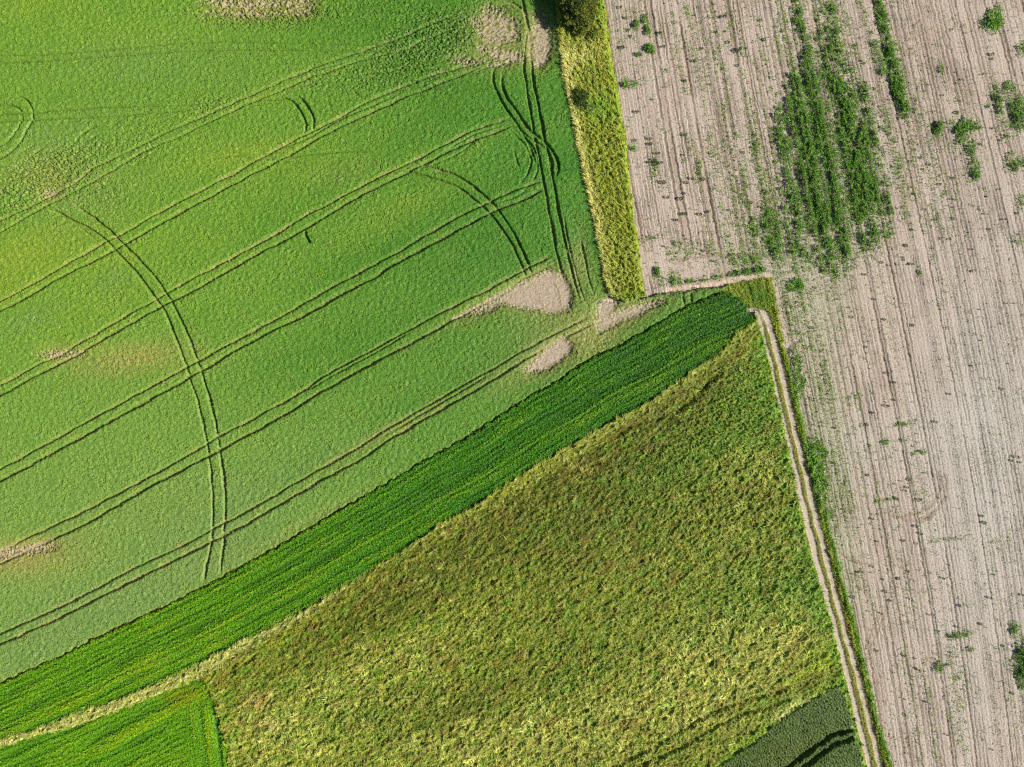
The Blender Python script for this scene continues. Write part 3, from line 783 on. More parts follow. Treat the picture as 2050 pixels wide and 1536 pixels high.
# ------------------------------------------------------------------ mesh building
def build(name, verts, tris, quads, cols, mat, label, cat, kind=None, group=None, parent=None, loc=(0, 0, 0)):
    me = bpy.data.meshes.new(name)
    nv = len(verts)
    nt_, nq = len(tris), len(quads)
    me.vertices.add(nv)
    me.vertices.foreach_set("co", np.asarray(verts, np.float32).ravel())
    me.loops.add(nt_ * 3 + nq * 4)
    me.loops.foreach_set("vertex_index", np.concatenate([np.asarray(tris, np.int32).ravel(), np.asarray(quads, np.int32).ravel()]).astype(np.int32))
    me.polygons.add(nt_ + nq)
    ls = np.concatenate([np.arange(nt_) * 3, nt_ * 3 + np.arange(nq) * 4]).astype(np.int32)
    me.polygons.foreach_set("loop_start", ls)
    me.update(calc_edges=True)
    a = me.attributes.new("col", 'FLOAT_COLOR', 'POINT')
    c4 = np.ones((nv, 4), np.float32)
    c4[:, :3] = cols
    a.data.foreach_set("color", c4.ravel())
    me.materials.append(mat)
    o = bpy.data.objects.new(name, me)
    S.collection.objects.link(o)
    o.location = loc
    if parent:
        o.parent = parent
    else:
        o["label"] = label
        o["category"] = cat
    if kind:
        o["kind"] = kind
    if group:
        o["group"] = group
    return o


def zone_grid(z):
    """the height field of one zone"""
    zc = ZONE[:-1, :-1]
    cells = np.argwhere(zc == z)
    i, j = cells[:, 0], cells[:, 1]
    q = np.stack([i * NX + j, (i + 1) * NX + j, (i + 1) * NX + j + 1, i * NX + j + 1], 1)
    u, inv = np.unique(q.ravel(), return_inverse=True)
    v = np.stack([VX.ravel()[u], VY.ravel()[u], H.ravel()[u]], 1)
    c = COL.reshape(-1, 3)[u]
    # a vertex shared with the neighbour keeps the neighbour's height; its colour comes from this zone
    return v, inv.reshape(-1, 4), c


def scatter(density, n, seed):
    """n random cells by density -> px, py, H, colour"""
    r = np.random.default_rng(seed)
    p = np.clip(density, 0, None).ravel().astype(float)
    cs = np.cumsum(p)
    idx = np.searchsorted(cs, r.random(n) * cs[-1])
    idx = np.clip(idx, 0, p.size - 1)
    px = PX.ravel()[idx] + r.uniform(-1, 1, n) * ST * 0.5
    py = PY.ravel()[idx] + r.uniform(-1, 1, n) * ST * 0.5
    return px, py, H.ravel()[idx], COL.reshape(-1, 3)[idx], idx, r


def blades(px, py, z0, col, L, W, azi, el, r, jit=0.18, hue=0.08, nv0=0, two=False):
    """one bent triangle per blade: returns verts, tris, colours"""
    n = len(px)
    x, y = WX(px), WY(py)
    ca, sa = np.cos(azi), np.sin(azi)
    ce, se = np.cos(el), np.sin(el)
    bx, by, bz = x, y, z0
    tx, ty, tz = x + L * ce * ca, y + L * ce * sa, z0 + L * se
    hx, hy = -sa * W * 0.5, ca * W * 0.5
    k = r.uniform(-0.25, 0.25, n) * W
    if two:   # a leaf: four-cornered, widest in the middle
        mx_, my_, mz_ = (bx + tx) / 2, (by + ty) / 2, (bz + tz) / 2 + 0.06 * L
        v = np.stack([np.stack([bx, by, bz], 1), np.stack([mx_ + hx, my_ + hy, mz_ + k], 1), np.stack([tx, ty, tz - 0.05 * L], 1),
                      np.stack([mx_ - hx, my_ - hy, mz_ - k], 1)], 1)
        m_ = 4
    else:
        v = np.stack([np.stack([bx + hx, by + hy, bz + k], 1), np.stack([bx - hx, by - hy, bz - k], 1), np.stack([tx, ty, tz], 1)], 1)
        m_ = 3
    b = 1 + jit * r.standard_normal(n)
    c = np.clip(col * b[:, None] * (1 + hue * r.standard_normal((n, 3))), 0.004, 0.7)
    c = np.repeat(c, m_, 0)
    f = np.arange(n * m_).reshape(n, m_) + nv0
    return v.reshape(-1, 3), f, c


def field(name, z, mat, label, cat, kind, sets):
    """one zone = its height field plus the blades that stand on it, one mesh"""
    v, q, c = zone_grid(z)
    V, Q, TT, CC = [v], [q], [], [c]
    nv = len(v)
    for s in sets:
        if isinstance(s, tuple):
            bv, f, bc = s
            V.append(bv)
            CC.append(bc)
            (Q if f.shape[1] == 4 else TT).append(f + nv)
            nv += len(bv)
    return build(name, np.concatenate(V), np.concatenate(TT) if TT else np.zeros((0, 3), int), np.concatenate(Q), np.concatenate(CC), mat, label, cat, kind)


zm = lambda z: (ZONE == z).astype(float)
slope_guard = 1.0
# margin beyond the frame gets a third of the blades
frame = np.where((PX > -60) & (PX < 2110) & (PY > -60) & (PY < 1596), 1.0, 0.3)


def up(r, n, lo, hi):
    return r.uniform(math.radians(lo), math.radians(hi), n)


# light-green cereal
den = zm(Z_MAIN) * frame * np.clip(cover, 0, 1) * (1 - 0.97 * np.clip(trench, 0, 1)) * (1 - 0.35 * thin)
n = 400000
px, py, z0, col, idx, r = scatter(den, n, 101)
azi = math.radians(20) + r.normal(0, 1.3, n)
b1 = blades(px, py, z0 - 0.06, col, r.uniform(0.15, 0.32, n), r.uniform(0.04, 0.085, n), azi, up(r, n, 15, 75), r, 0.20, 0.06)
# thin volunteer growth over the bare patches
den = zm(Z_MAIN) * (bare_hard > 0.2) * (0.25 + 0.9 * sstep(-0.2, 1.4, ragged))
px, py, z0, col, idx, r = scatter(den, 9000, 102)
col = lin(150, 178, 84, 0.5) * np.ones((len(px), 1))
b2 = blades(px, py, z0 - 0.01, col, r.uniform(0.08, 0.20, len(px)), r.uniform(0.03, 0.07, len(px)), r.uniform(0, 6.28, len(px)), up(r, len(px), 2, 30), r)
# lumpy parts: taller tussocks
den = zm(Z_MAIN) * lump * sstep(0.3, 1.5, n8 + 0.3 * n4)
px, py, z0, col, idx, r = scatter(den, 16000, 103)
b3 = blades(px, py, z0 - 0.04, col * 1.0, r.uniform(0.2, 0.42, len(px)), r.uniform(0.06, 0.12, len(px)), r.uniform(0, 6.28, len(px)), up(r, len(px), 20, 80), r, 0.2)
field("cereal_crop", Z_MAIN, MAT_CROP, "large light green cereal field ruled with curved tractor tramlines, left of the grass strip", "crop", "stuff", [b1, b2, b3])

# dark row crop
den = zm(Z_DARK) * frame * (0.45 + 0.55 * sstep(-1.0, 0.8, prof)) * sstep(1.0, 5.0, edge_up + 2)
n = 95000
px, py, z0, col, idx, r = scatter(den, n, 111)
b1 = blades(px, py, z0 - 0.03, col, r.uniform(0.14, 0.30, n), r.uniform(0.09, 0.17, n), r.uniform(0, 6.28, n), up(r, n, 5, 55), r, 0.22, 0.08, two=True)
field("leafy_crop_strip", Z_DARK, MAT_LEAF, "long dark green strip of leafy row crop running diagonally below the light green field", "crop", "stuff", [b1])

den = zm(Z_LOW) * frame * (0.45 + 0.55 * sstep(-1.0, 0.8, lowprof))
n = 36000
px, py, z0, col, idx, r = scatter(den, n, 121)
b1 = blades(px, py, z0 - 0.03, col, r.uniform(0.14, 0.30, n), r.uniform(0.09, 0.17, n), r.uniform(0, 6.28, n), up(r, n, 5, 55), r, 0.2, 0.08, two=True)
field("leafy_crop_parcel", Z_LOW, MAT_LEAF, "bright green leafy crop parcel in the corner below the pale grass bank", "crop", "stuff", [b1])

# tall grass strip: combed by the wind towards the upper left
n = 42000
px, py, z0, col, idx, r = scatter(zm(Z_STRIP) * frame, n, 131)
flow = math.radians(125) + 0.5 * noise(132, 40).ravel()[idx]
b1 = blades(px, py, z0 - 0.10, col, r.uniform(0.3, 0.65, n), r.uniform(0.05, 0.11, n), flow + r.normal(0, 0.55, n), up(r, n, 10, 60), r, 0.2, 0.07)
px, py, z0, col, idx, r = scatter(zm(Z_STRIP) * np.exp(-(dl / 9) ** 2) * sstep(40, 100, PY), 5000, 133)
b2 = blades(px, py, z0 - 0.1, col * 1.05, r.uniform(0.4, 0.8, len(px)), r.uniform(0.05, 0.1, len(px)), math.radians(150) + r.normal(0, 0.4, len(px)), up(r, len(px), 0, 40), r, 0.15)
field("tall_grass_strip", Z_STRIP, MAT_GRASS, "tall yellow green grass strip with pale seeding edge between crop and bare soil", "grass", "stuff", [b1, b2])

# lodged pale bank
n = 30000
px, py, z0, col, idx, r = scatter(zm(Z_RIDGE) * frame, n, 141)
flow = math.radians(28) + 0.6 * noise(142, 34).ravel()[idx]
b1 = blades(px, py, z0 - 0.06, col, r.uniform(0.4, 0.85, n), r.uniform(0.05, 0.10, n), flow + r.normal(0, 0.35, n), up(r, n, 0, 28), r, 0.17, 0.05)
field("lodged_grass_bank", Z_RIDGE, MAT_GRASS, "narrow bank of pale flattened grass along the lower edge of the dark green strip", "grass", "stuff", [b1])

# meadow
n = 210000
px, py, z0, col, idx, r = scatter(zm(Z_MEAD) * frame, n, 151)
fl = noise(152, 46, 1.6, 25).ravel()[idx]
flow = math.radians(35) + 1.0 * fl
lf = lod.ravel()[idx]
b1 = blades(px, py, z0 - 0.08, col, r.uniform(0.2, 0.4, n) + 0.3 * lf * r.random(n), r.uniform(0.05, 0.12, n), flow + r.normal(0, 1.1 - 0.75 * lf, n),
            up(r, n, 5, 65) * (1 - 0.5 * lf), r, 0.22, 0.08)
den = zm(Z_MEAD) * (0.25 + greenish) * sstep(0.2, 1.4, n8)
px, py, z0, col, idx, r = scatter(den, 26000, 153)
b2 = blades(px, py, z0 - 0.02, 0.5 * col + 0.5 * lin(104, 150, 44, 0.5), r.uniform(0.16, 0.34, len(px)), r.uniform(0.1, 0.18, len(px)), r.uniform(0, 6.28, len(px)), up(r, len(px), 5, 60), r, 0.25, two=True)
den = zm(Z_MEAD) * frame * np.clip(0.10 + pale + 0.7 * rough, 0, 1.2) * sstep(-0.8, 1.2, strand + 0.5 * strand2)
px, py, z0, col, idx, r = scatter(den, 42000, 155)
flow = math.radians(33) + 0.9 * noise(152, 46, 1.6, 25).ravel()[idx]
k_ = r.random((len(px), 1))
b4 = blades(px, py, z0 - 0.03, col * (0.8 + 0.45 * k_) + 0.02 * k_, r.uniform(0.4, 0.95, len(px)), r.uniform(0.07, 0.14, len(px)), flow + r.normal(0, 0.4, len(px)), up(r, len(px), 2, 30), r, 0.25, 0.06)
# scattered white umbels and dry heads
den = zm(Z_MEAD) * (0.15 + blob(1240, 1120, 60, 60) + blob(1500, 900, 60, 60) + 0.5 * blob(1300, 1250, 200, 120))
px, py, z0, col, idx, r = scatter(den, 500, 154)
b3 = blades(px, py, z0 + 0.12, lin(210, 214, 196, 0.5) * np.ones((len(px), 1)), r.uniform(0.12, 0.2, len(px)), r.uniform(0.1, 0.16, len(px)), r.uniform(0, 6.28, len(px)), up(r, len(px), -10, 20), r, 0.1, two=True)
field("meadow_grass", Z_MEAD, MAT_GRASS, "olive green rough meadow of wind flattened grass between pale bank and dirt track", "grass", "stuff", [b1, b2, b3, b4])

# verge
n = 26000
px, py, z0, col, idx, r = scatter(zm(Z_VERGE) * frame, n, 161)
b1 = blades(px, py, z0 - 0.05, col, r.uniform(0.2, 0.5, n), r.uniform(0.04, 0.09, n), math.radians(100) + r.normal(0, 0.8, n), up(r, n, 5, 60), r, 0.2, 0.08)
field("verge_grass", Z_VERGE, MAT_GRASS, "yellow and green grass verge between the dirt track and the bare soil field", "grass", "stuff", [b1])

# wheat plot
n = 26000
px, py, z0, col, idx, r = scatter(zm(Z_WHEAT) * frame, n, 171)
b1 = blades(px, py, z0 - 0.14, col, r.uniform(0.2, 0.36, n), r.uniform(0.03, 0.07, n), r.uniform(0, 6.28, n), up(r, n, 40, 88), r, 0.25, 0.07)
field("dark_cereal_plot", Z_WHEAT, MAT_CROP, "dark olive cereal plot with two tramlines in the lower corner beside the dirt track", "crop", "stuff", [b1])

# dirt track and its middle grass
v, q, c = zone_grid(Z_TRACK)
build("dirt_track", v, np.zeros((0, 3), int), q, c, MAT_SOIL, "pale dirt farm track with two wheel ruts", "track", "structure")
n = 15000
px, py, z0, col, idx, r = scatter(zm(Z_TRACK) * (1 - rut) ** 2, n, 181)
bv, f, bc = blades(px, py, z0 - 0.03, col, r.uniform(0.1, 0.25, n), r.uniform(0.03, 0.08, n), math.radians(100) + r.normal(0, 0.9, n), up(r, n, 10, 70), r, 0.2, 0.08)
build("track_middle_grass", bv, f, np.zeros((0, 4), int), bc, MAT_GRASS, "dry grass growing between the two ruts of the dirt track", "grass", "stuff")

# soil field
v, q, c = zone_grid(Z_SOIL)
build("soil_field", v, np.zeros((0, 3), int), q, c, MAT_SOIL, "bare pinkish grey soil field with curved drill rows", "field", "structure")

# far land all round, one sheet
gm = bpy.data.materials.new("far_fields")
gm.use_nodes = True
t = gm.node_tree
pr = t.nodes["Principled BSDF"]
pr.inputs["Roughness"].default_value = 0.9
tc = t.nodes.new("ShaderNodeTexCoord")
vo = t.nodes.new("ShaderNodeTexVoronoi")
vo.inputs["Scale"].default_value = 0.006
rp = t.nodes.new("ShaderNodeValToRGB")
rp.color_ramp.interpolation = 'CONSTANT'
rp.color_ramp.elements[0].color = (0.06, 0.14, 0.02, 1)
rp.color_ramp.elements[1].color = (0.16, 0.17, 0.05, 1)
rp.color_ramp.elements[1].position = 0.45
e = rp.color_ramp.elements.new(0.7)
e.color = (0.26, 0.21, 0.16, 1)
nz = t.nodes.new("ShaderNodeTexNoise")
nz.inputs["Scale"].default_value = 2.0
nz.inputs["Detail"].default_value = 8.0
mx = t.nodes.new("ShaderNodeMix")
mx.data_type = 'RGBA'
mx.blend_type = 'MULTIPLY'
mx.inputs[0].default_value = 0.6
t.links.new(tc.outputs["Object"], vo.inputs["Vector"])
t.links.new(tc.outputs["Object"], nz.inputs["Vector"])
sp = t.nodes.new("ShaderNodeSeparateColor")
t.links.new(vo.outputs["Color"], sp.inputs[0])
t.links.new(sp.outputs[0], rp.inputs[0])
t.links.new(rp.outputs[0], mx.inputs[6])
t.links.new(nz.outputs["Fac"], mx.inputs[7])
t.links.new(mx.outputs[2], pr.inputs["Base Color"])
R = 6000
me = bpy.data.meshes.new("ground")
me.from_pydata([(-R, -R, -0.25), (R, -R, -0.25), (R, R, -0.25), (-R, R, -0.25)], [], [(0, 1, 2, 3)])
me.materials.append(gm)
o = bpy.data.objects.new("ground", me)
S.collection.objects.link(o)
o["kind"] = "structure"
o["label"] = "flat farmland reaching away under all the fields"
o["category"] = "ground"

# ------------------------------------------------------------------ weeds over the soil field
wd = np.zeros(PX.shape)


def stroke(pts, w, a):
    d = dist(pts, 40)
    np.maximum(wd, a * np.exp(-(d / w) ** 2 * 0.8), out=wd)


stroke([(1592, -60), (1597, 0), (1605, 60), (1618, 110), (1635, 150)], 13, 0.75)
stroke([(1628, 20), (1640, 40), (1652, 90)], 8, 0.45)
stroke([(1664, 10), (1678, 50), (1690, 95)], 7, 0.6)
stroke([(1690, 34), (1705, 89)], 12, 0.45)
stroke([(1755, -40), (1760, 7), (1774, 75), (1780, 110)], 10, 0.85)
stroke([(1780, 100), (1790, 150), (1800, 190), (1812, 222)], 15, 0.95)
stroke([(1754, 85), (1762, 120), (1770, 150)], 8, 0.95)
stroke([(1718, 60), (1735, 110)], 8, 0.3)
stroke([(1556, 262), (1566, 320), (1584, 400)], 7, 0.85)
stroke([(1505, 300), (1520, 350), (1545, 410)], 7, 0.45)
stroke([(1532, 330), (1546, 390), (1560, 420)], 8, 0.45)
stroke([(1737, 380), (1750, 425)], 8, 0.6)
stroke([(1690, 450), (1700, 505)], 12, 0.7)
stroke([(1640, 430), (1655, 500)], 8, 0.5)
stroke([(1806, 315), (1822, 380)], 9, 0.5)
mass = inside([(1623, 147), (1657, 137), (1678, 198), (1695, 191), (1712, 164), (1746, 205), (1752, 283), (1768, 376), (1753, 393), (1719, 403),
               (1712, 480), (1690, 470), (1657, 461), (1609, 454), (1589, 393), (1572, 290), (1565, 215), (1603, 164)]).astype(float)
mass = np.maximum(mass, 0.55 * blob(1645, 110, 50, 60, 0, 2) + 0.6 * blob(1670, 500, 60, 45, 0, 2) + 0.45 * blob(1560, 470, 60, 50, 0, 2) + 0.4 * blob(1760, 430, 40, 60, 0, 2))
mass = np.clip(1.35 * blur(mass, 17) + 0.48 * noise(61, 15, 5.5, -78, 0.8) * sstep(0.03, 0.35, blur(mass, 26)), 0, 1.1)
mass = np.clip(mass - 0.7 * blob(1712, 270, 8, 60, -10) - 0.35 * blob(1645, 195, 34, 26), 0, 1)
wd = np.maximum(wd, 1.1 * mass)
for x, y, rx, ry, a, am in ((1535, 450, 34, 34, 0, 0.95), (1560, 480, 60, 30, 0, 0.45), (1500, 520, 70, 22, 0, 0.5), (1440, 560, 110, 10, 8, 0.7), (1500, 545, 50, 9, 8, 0.85),
                            (1330, 552, 30, 14, 0, 0.45), (1345, 565, 24, 12, 0, 0.7), (1316, 545, 4, 22, 0, 0.9), (1400, 500, 80, 22, 0, 0.28), (1600, 520, 60, 40, 0, 0.4),
                            (1592, 572, 17, 15, 0, 1.1), (1640, 500, 90, 40, 0, 0.3), (1665, 530, 30, 40, 0, 0.3), (1590, 350, 160, 200, 0, 0.36), (1640, 60, 130, 110, 0, 0.34), (1480, 330, 110, 200, 0, 0.17), (1860, 300, 130, 200, 0, 0.14), (1460, 100, 160, 120, 0, 0.16),
                            (1730, 330, 100, 150, 0, 0.38), (1620, 170, 60, 50, 0, 0.5), (1740, 420, 60, 50, 0, 0.35), (1400, 60, 150, 110, 0, 0.10), (1600, 640, 30, 110, 10, 0.38),
                            (1640, 760, 34, 90, 10, 0.28), (1680, 800, 14, 60, -80, 0.3), (1655, 930, 34, 60, 0, 0.3), (1680, 1010, 40, 60, 0, 0.25), (1770, 980, 120, 150, 0, 0.10),
                            (1780, 1180, 110, 150, 0, 0.09), (1900, 1380, 120, 120, 0, 0.14), (1840, 1480, 110, 60, 0, 0.12), (2000, 200, 26, 36, 0, 0.7), (2036, 225, 24, 44, 0, 0.95), (2015, 185, 20, 24, 0, 0.8),
                            (2035, 325, 26, 20, 0, 0.85), (2046, 100, 18, 14, 0, 0.7), (2020, 260, 30, 26, 0, 0.5), (1985, 45, 17, 21, -70, 1.0), (2000, 15, 10, 8, 0, 0.5),
                            (1877, 257, 9, 15, 0, 0.9), (1903, 245, 8, 18, 0, 0.6), (1930, 258, 12, 30, -78, 0.95), (1942, 300, 10, 24, 0, 0.85), (1952, 345, 7, 18, 0, 0.9), (1912, 290, 8, 18, 0, 0.5),
                            (1882, 140, 8, 10, 0, 0.6), (1860, 130, 8, 30, 0, 0.3), (2040, 480, 16, 12, 0, 0.6), (2048, 400, 14, 20, 0, 0.5), (1925, 1270, 7, 28, -82, 0.8), (1940, 1300, 6, 18, -82, 0.6),
                            (1876, 1334, 9, 14, 0, 0.95), (1892, 1330, 14, 6, 0, 0.6), (2048, 1330, 18, 48, 0, 1.0), (2030, 1260, 12, 16, 0, 0.5), (1700, 470, 50, 40, 0, 0.35), (1255, 170, 8, 7, 0, 1.0),
                            (1268, 168, 9, 6, 0, 1.1), (1275, 50, 6, 10, 0, 0.9), (1289, 40, 6, 12, 0, 0.8), (1296, 62, 6, 12, 0, 0.9), (1299, 98, 8, 10, 0, 1.0), (1280, 110, 6, 5, 0, 0.9), (1308, 104, 8, 5, 0, 0.7),
                            (1372, 20, 10, 14, 0, 0.5), (1337, 140, 7, 6, 0, 0.7), (1328, 68, 6, 4, 0, 0.6), (1840, 548, 5, 8, 0, 0.7), (1590, 470, 130, 60, 0, 0.22), (1550, 100, 40, 120, 0, 0.12),
                            (1250, 300, 6, 40, -80, 0.5), (1310, 340, 12, 30, 0, 0.3), (1430, 310, 14, 24, 0, 0.35), (1400, 330, 8, 24, 0, 0.4), (1290, 480, 8, 50, -80, 0.35), (1780, 885, 6, 40, -80, 0.4),
                            (1845, 905, 6, 26, -80, 0.5), (1800, 850, 5, 30, -80, 0.5), (1900, 1080, 4, 40, -80, 0.5), (1775, 1000, 6, 40, -80, 0.35)):
    wd = np.maximum(wd, am * blob(x, y, rx, ry, a, 1.3))
wd = wd * (1 - 0.97 * sstep(11, 6, pathd))
wd = np.clip(wd * (0.86 + 0.30 * noise(62, 22, 2.2, -78, 0.8)), 0, 1.15)
rowgap = sstep(-0.75, 0.55, row_profile(60, 8.0, rowu) + 0.35 * n_alongrow2)
wd_soft = wd * (0.25 + 0.75 * rowgap)
small = np.clip(0.030 + 0.02 * n160 + 0.05 * sstep(0.5, 2.0, rp3) + 0.04 * sstep(0.3, 1.6, n30 + n14), 0.004, 1)
lightmix = np.clip(0.9 - wd, 0.15, 0.9)

den = np.where(ZONE == Z_SOIL, 1.0, 0.0) * frame * (np.clip(wd_soft - 0.03, 0, 1.2) ** 1.1 * sstep(-0.6, 1.0, n8 + 0.6 * n6 + 0.4 * n14 + 1.9 * (wd - 0.45)))
n = 140000
px, py, z0, col, idx, r = scatter(den, n, 201)
w_ = wd.ravel()[idx]
hgt = np.clip(0.10 + 0.55 * (w_ - 0.25) * (0.35 + 0.65 * rowgap.ravel()[idx]), 0.05, 0.7)
zz = r.uniform(0.2, 1.0, n) ** 0.6 * hgt
lm = lightmix.ravel()[idx][:, None] * 0.75
lm = np.clip(lm + 0.05 + 0.16 * n14.ravel()[idx][:, None], 0, 1)
col = lin(96, 158, 34, 0.56) * (1 - lm) + lin(172, 196, 92, 0.56) * lm
b1 = blades(px, py, zz, col, r.uniform(0.12, 0.26, n), r.uniform(0.07, 0.14, n), r.uniform(0, 6.28, n), up(r, n, -5, 60), r, 0.25, 0.08, two=True)
# pale seedlings and dark brown flecks strung out along the rows
den = np.where(ZONE == Z_SOIL, 1.0, 0.0) * frame * small * (0.4 + 1.6 * rowgap) * (1 + 3 * np.clip(greyg, 0, 1) + 2.5 * np.clip(wd, 0, 0.5))
n2 = 60000
px, py, z0, col, idx, r = scatter(den, n2, 202)
k = r.random(n2)[:, None]
col = np.where(k < 0.55, lin(160, 182, 96, 0.5), np.where(k < 0.80, lin(104, 146, 56, 0.5), lin(104, 88, 70, 0.5)))
b2 = blades(px, py, z0 + 0.01, col, r.uniform(0.08, 0.20, n2), r.uniform(0.03, 0.08, n2), math.radians(-78) + r.normal(0, 0.7, n2), up(r, n2, 5, 65), r, 0.2)
# little tufts of a few leaves, gathered in loose drifts
drift = np.where(ZONE == Z_SOIL, 1.0, 0.0) * frame * (0.035 + 0.5 * np.clip(wd, 0, 0.6) + 0.07 * sstep(0.4, 2.0, noise(65, 34, 1.6, -78, 0.8) + 0.4 * n160) * (1 + sstep(1700, 1300, PX) + sstep(1000, 1400, PY)) + 0.2 * np.clip(greyg, 0, 1)) * (0.4 + 0.6 * rowgap)
nt3 = 7000
tx, ty, tz, _, tidx, r = scatter(drift, nt3, 203)
kk = 7
px = np.repeat(tx, kk) + r.normal(0, 1.3, nt3 * kk)
py = np.repeat(ty, kk) + r.normal(0, 1.3, nt3 * kk)
th_ = np.repeat(r.uniform(0.06, 0.26, nt3), kk)
ck = np.repeat(r.random(nt3), kk)[:, None]
col = lin(110, 164, 48, 0.54) * ck + lin(166, 188, 92, 0.5) * (1 - ck)
b3 = blades(px, py, th_ * r.uniform(0.3, 1.0, nt3 * kk) + 0.02, col, r.uniform(0.10, 0.20, nt3 * kk), r.uniform(0.06, 0.11, nt3 * kk), r.uniform(0, 6.28, nt3 * kk), up(r, nt3 * kk, 0, 55), r, 0.2, 0.06, two=True)
v1, f1, c1 = b1
f1 = np.concatenate([f1, b3[1] + len(v1)])
v1, c1 = np.concatenate([v1, b3[0]]), np.concatenate([c1, b3[2]])
v2, f2, c2 = b2
build("weed_growth", np.concatenate([v1, v2]), f2 + len(v1), f1, np.concatenate([c1, c2]), MAT_LEAF,
      "dense green weeds and pale seedlings spread in rows over the bare soil field", "weeds", "stuff")


def plant_mesh(seed, rad, hgt, nleaf, c_a, c_b, leaf=(0.10, 0.22), wid=(0.06, 0.12), wob=1.0):
    r = np.random.default_rng(seed)
    a = r.uniform(0, 6.28, nleaf)
    q = np.sqrt(r.random(nleaf)) * rad * (0.80 + wob * 0.16 * np.sin(a * 2 + seed) + wob * 0.12 * np.sin(a * 5 + 2 * seed)) + np.abs(r.normal(0, 0.10 * rad, nleaf))
    z = hgt * np.clip(1 - (q / rad / 1.25) ** 2, 0.1, 1) * r.uniform(0.3, 1.0, nleaf)
    px = 1025 + q * np.cos(a) / M_PX
    py = 768 - q * np.sin(a) / M_PX
    k = r.random((nleaf, 1))
    col = c_a * k + c_b * (1 - k)
    return blades(px, py, np.clip(z, 0.02, None), col, r.uniform(*leaf, nleaf), r.uniform(*wid, nleaf), a + r.normal(0, 0.6, nleaf), up(r, nleaf, -5, 55), r, 0.2, 0.06, two=True)


# single weeds standing alone: a real plant each, with its own shadow
GR = "single weeds standing on the bare soil field"
protos = []
for s in range(5):
    v, f, c = plant_mesh(300 + s, 0.14 + 0.025 * s, 0.40 + 0.07 * s, 50 + 12 * s, lin(64, 106, 34, 0.5), lin(96, 122, 48, 0.5), (0.10, 0.2), (0.07, 0.12), 0.3)
    o = build("weed", v, np.zeros((0, 3), int), f, c, MAT_LEAF, "", "weed", None, GR)
    protos.append(o)
SINGLE = [(1242, 16), (1253, 37), (1320, 68), (1246, 97), (1328, 95), (1275, 225), (1371, 271), (1271, 282), (1301, 279), (1302, 289), (1312, 308), (1319, 308),
          (1309, 321), (1313, 329), (1324, 327), (1299, 326), (1368, 311), (1385, 358), (1408, 360), (1328, 366), (1375, 367), (1370, 388), (1336, 396), (1362, 399),
          (1371, 430), (1354, 441), (1417, 425), (1402, 430), (1502, 407), (1449, 36), (1458, 86), (1433, 65), (1474, 104), (1390, 123), (1480, 100), (1329, 494),
          (1809, 521), (1780, 532), (1825, 529), (1866, 498), (1882, 620), (1699, 616), (1705, 635), (1733, 695), (1776, 747), (1772, 806), (1790, 766), (1899, 789),
          (1873, 845), (1774, 813), (1802, 963), (1816, 976), (1812, 983), (1795, 999), (2035, 915), (2024, 923), (2041, 926), (1746, 1038), (1834, 1054), (1843, 1068),
          (1834, 1088), (1899, 1131), (1887, 1157), (1745, 1134), (1981, 1196), (1859, 1230), (1869, 1231), (1819, 1198), (1915, 1254), (1903, 1274), (1878, 1263), (2022, 1262),
          (2046, 1191), (1755, 1302), (1810, 1311), (1870, 1318), (1898, 1312), (2023, 1291), (1838, 1341), (1765, 1228), (1982, 1312), (1811, 1430), (1895, 1470), (1985, 1500),
          (1730, 550), (1688, 498), (1668, 520), (1700, 870), (1657, 905), (1840, 1000), (1960, 620), (1900, 480), (1945, 500), (1886, 192), (1905, 60), (1870, 90), (1842, 230),
          (1925, 160), (1830, 300), (1860, 330), (1905, 400), (1960, 420), (1850, 420), (1880, 370), (1985, 110), (1965, 150), (2000, 380), (2010, 440), (1750, 600), (1770, 640)]
places = list(SINGLE)
rr = np.random.default_rng(77)
den = np.where(ZONE == Z_SOIL, 1.0, 0.0) * (0.05 + np.clip(wd, 0, 0.45)) * (np.abs(PX - 1650) < 395) * (PY > 4) * (PY < 1530) * (wd < 0.5)
px, py, _, _, _, _ = scatter(den, 150, 78)
places += list(zip(px.tolist(), py.tolist()))
places = places[:255]
for i, (x, y) in enumerate(places):
    src = protos[i % 5]
    o = src if i < 5 else src.copy()
    if i >= 5:
        S.collection.objects.link(o)
    if i < len(SINGLE):
        sc_, hz = rr.uniform(0.7, 1.1) * (1.0 if x < 1520 else 0.72), rr.uniform(0.9, 1.3)
    else:
        sc_, hz = rr.uniform(0.5, 0.9), rr.uniform(0.5, 0.9)
    o.location = (WX(x), WY(y), 0.0)
    o.scale = (sc_, sc_, sc_ * hz)
    o.rotation_euler = (0, 0, rr.uniform(0, 6.28))
    o["label"] = "small dark green weed standing by itself on the bare soil field"
    o["category"] = "weed"
    o["group"] = GR

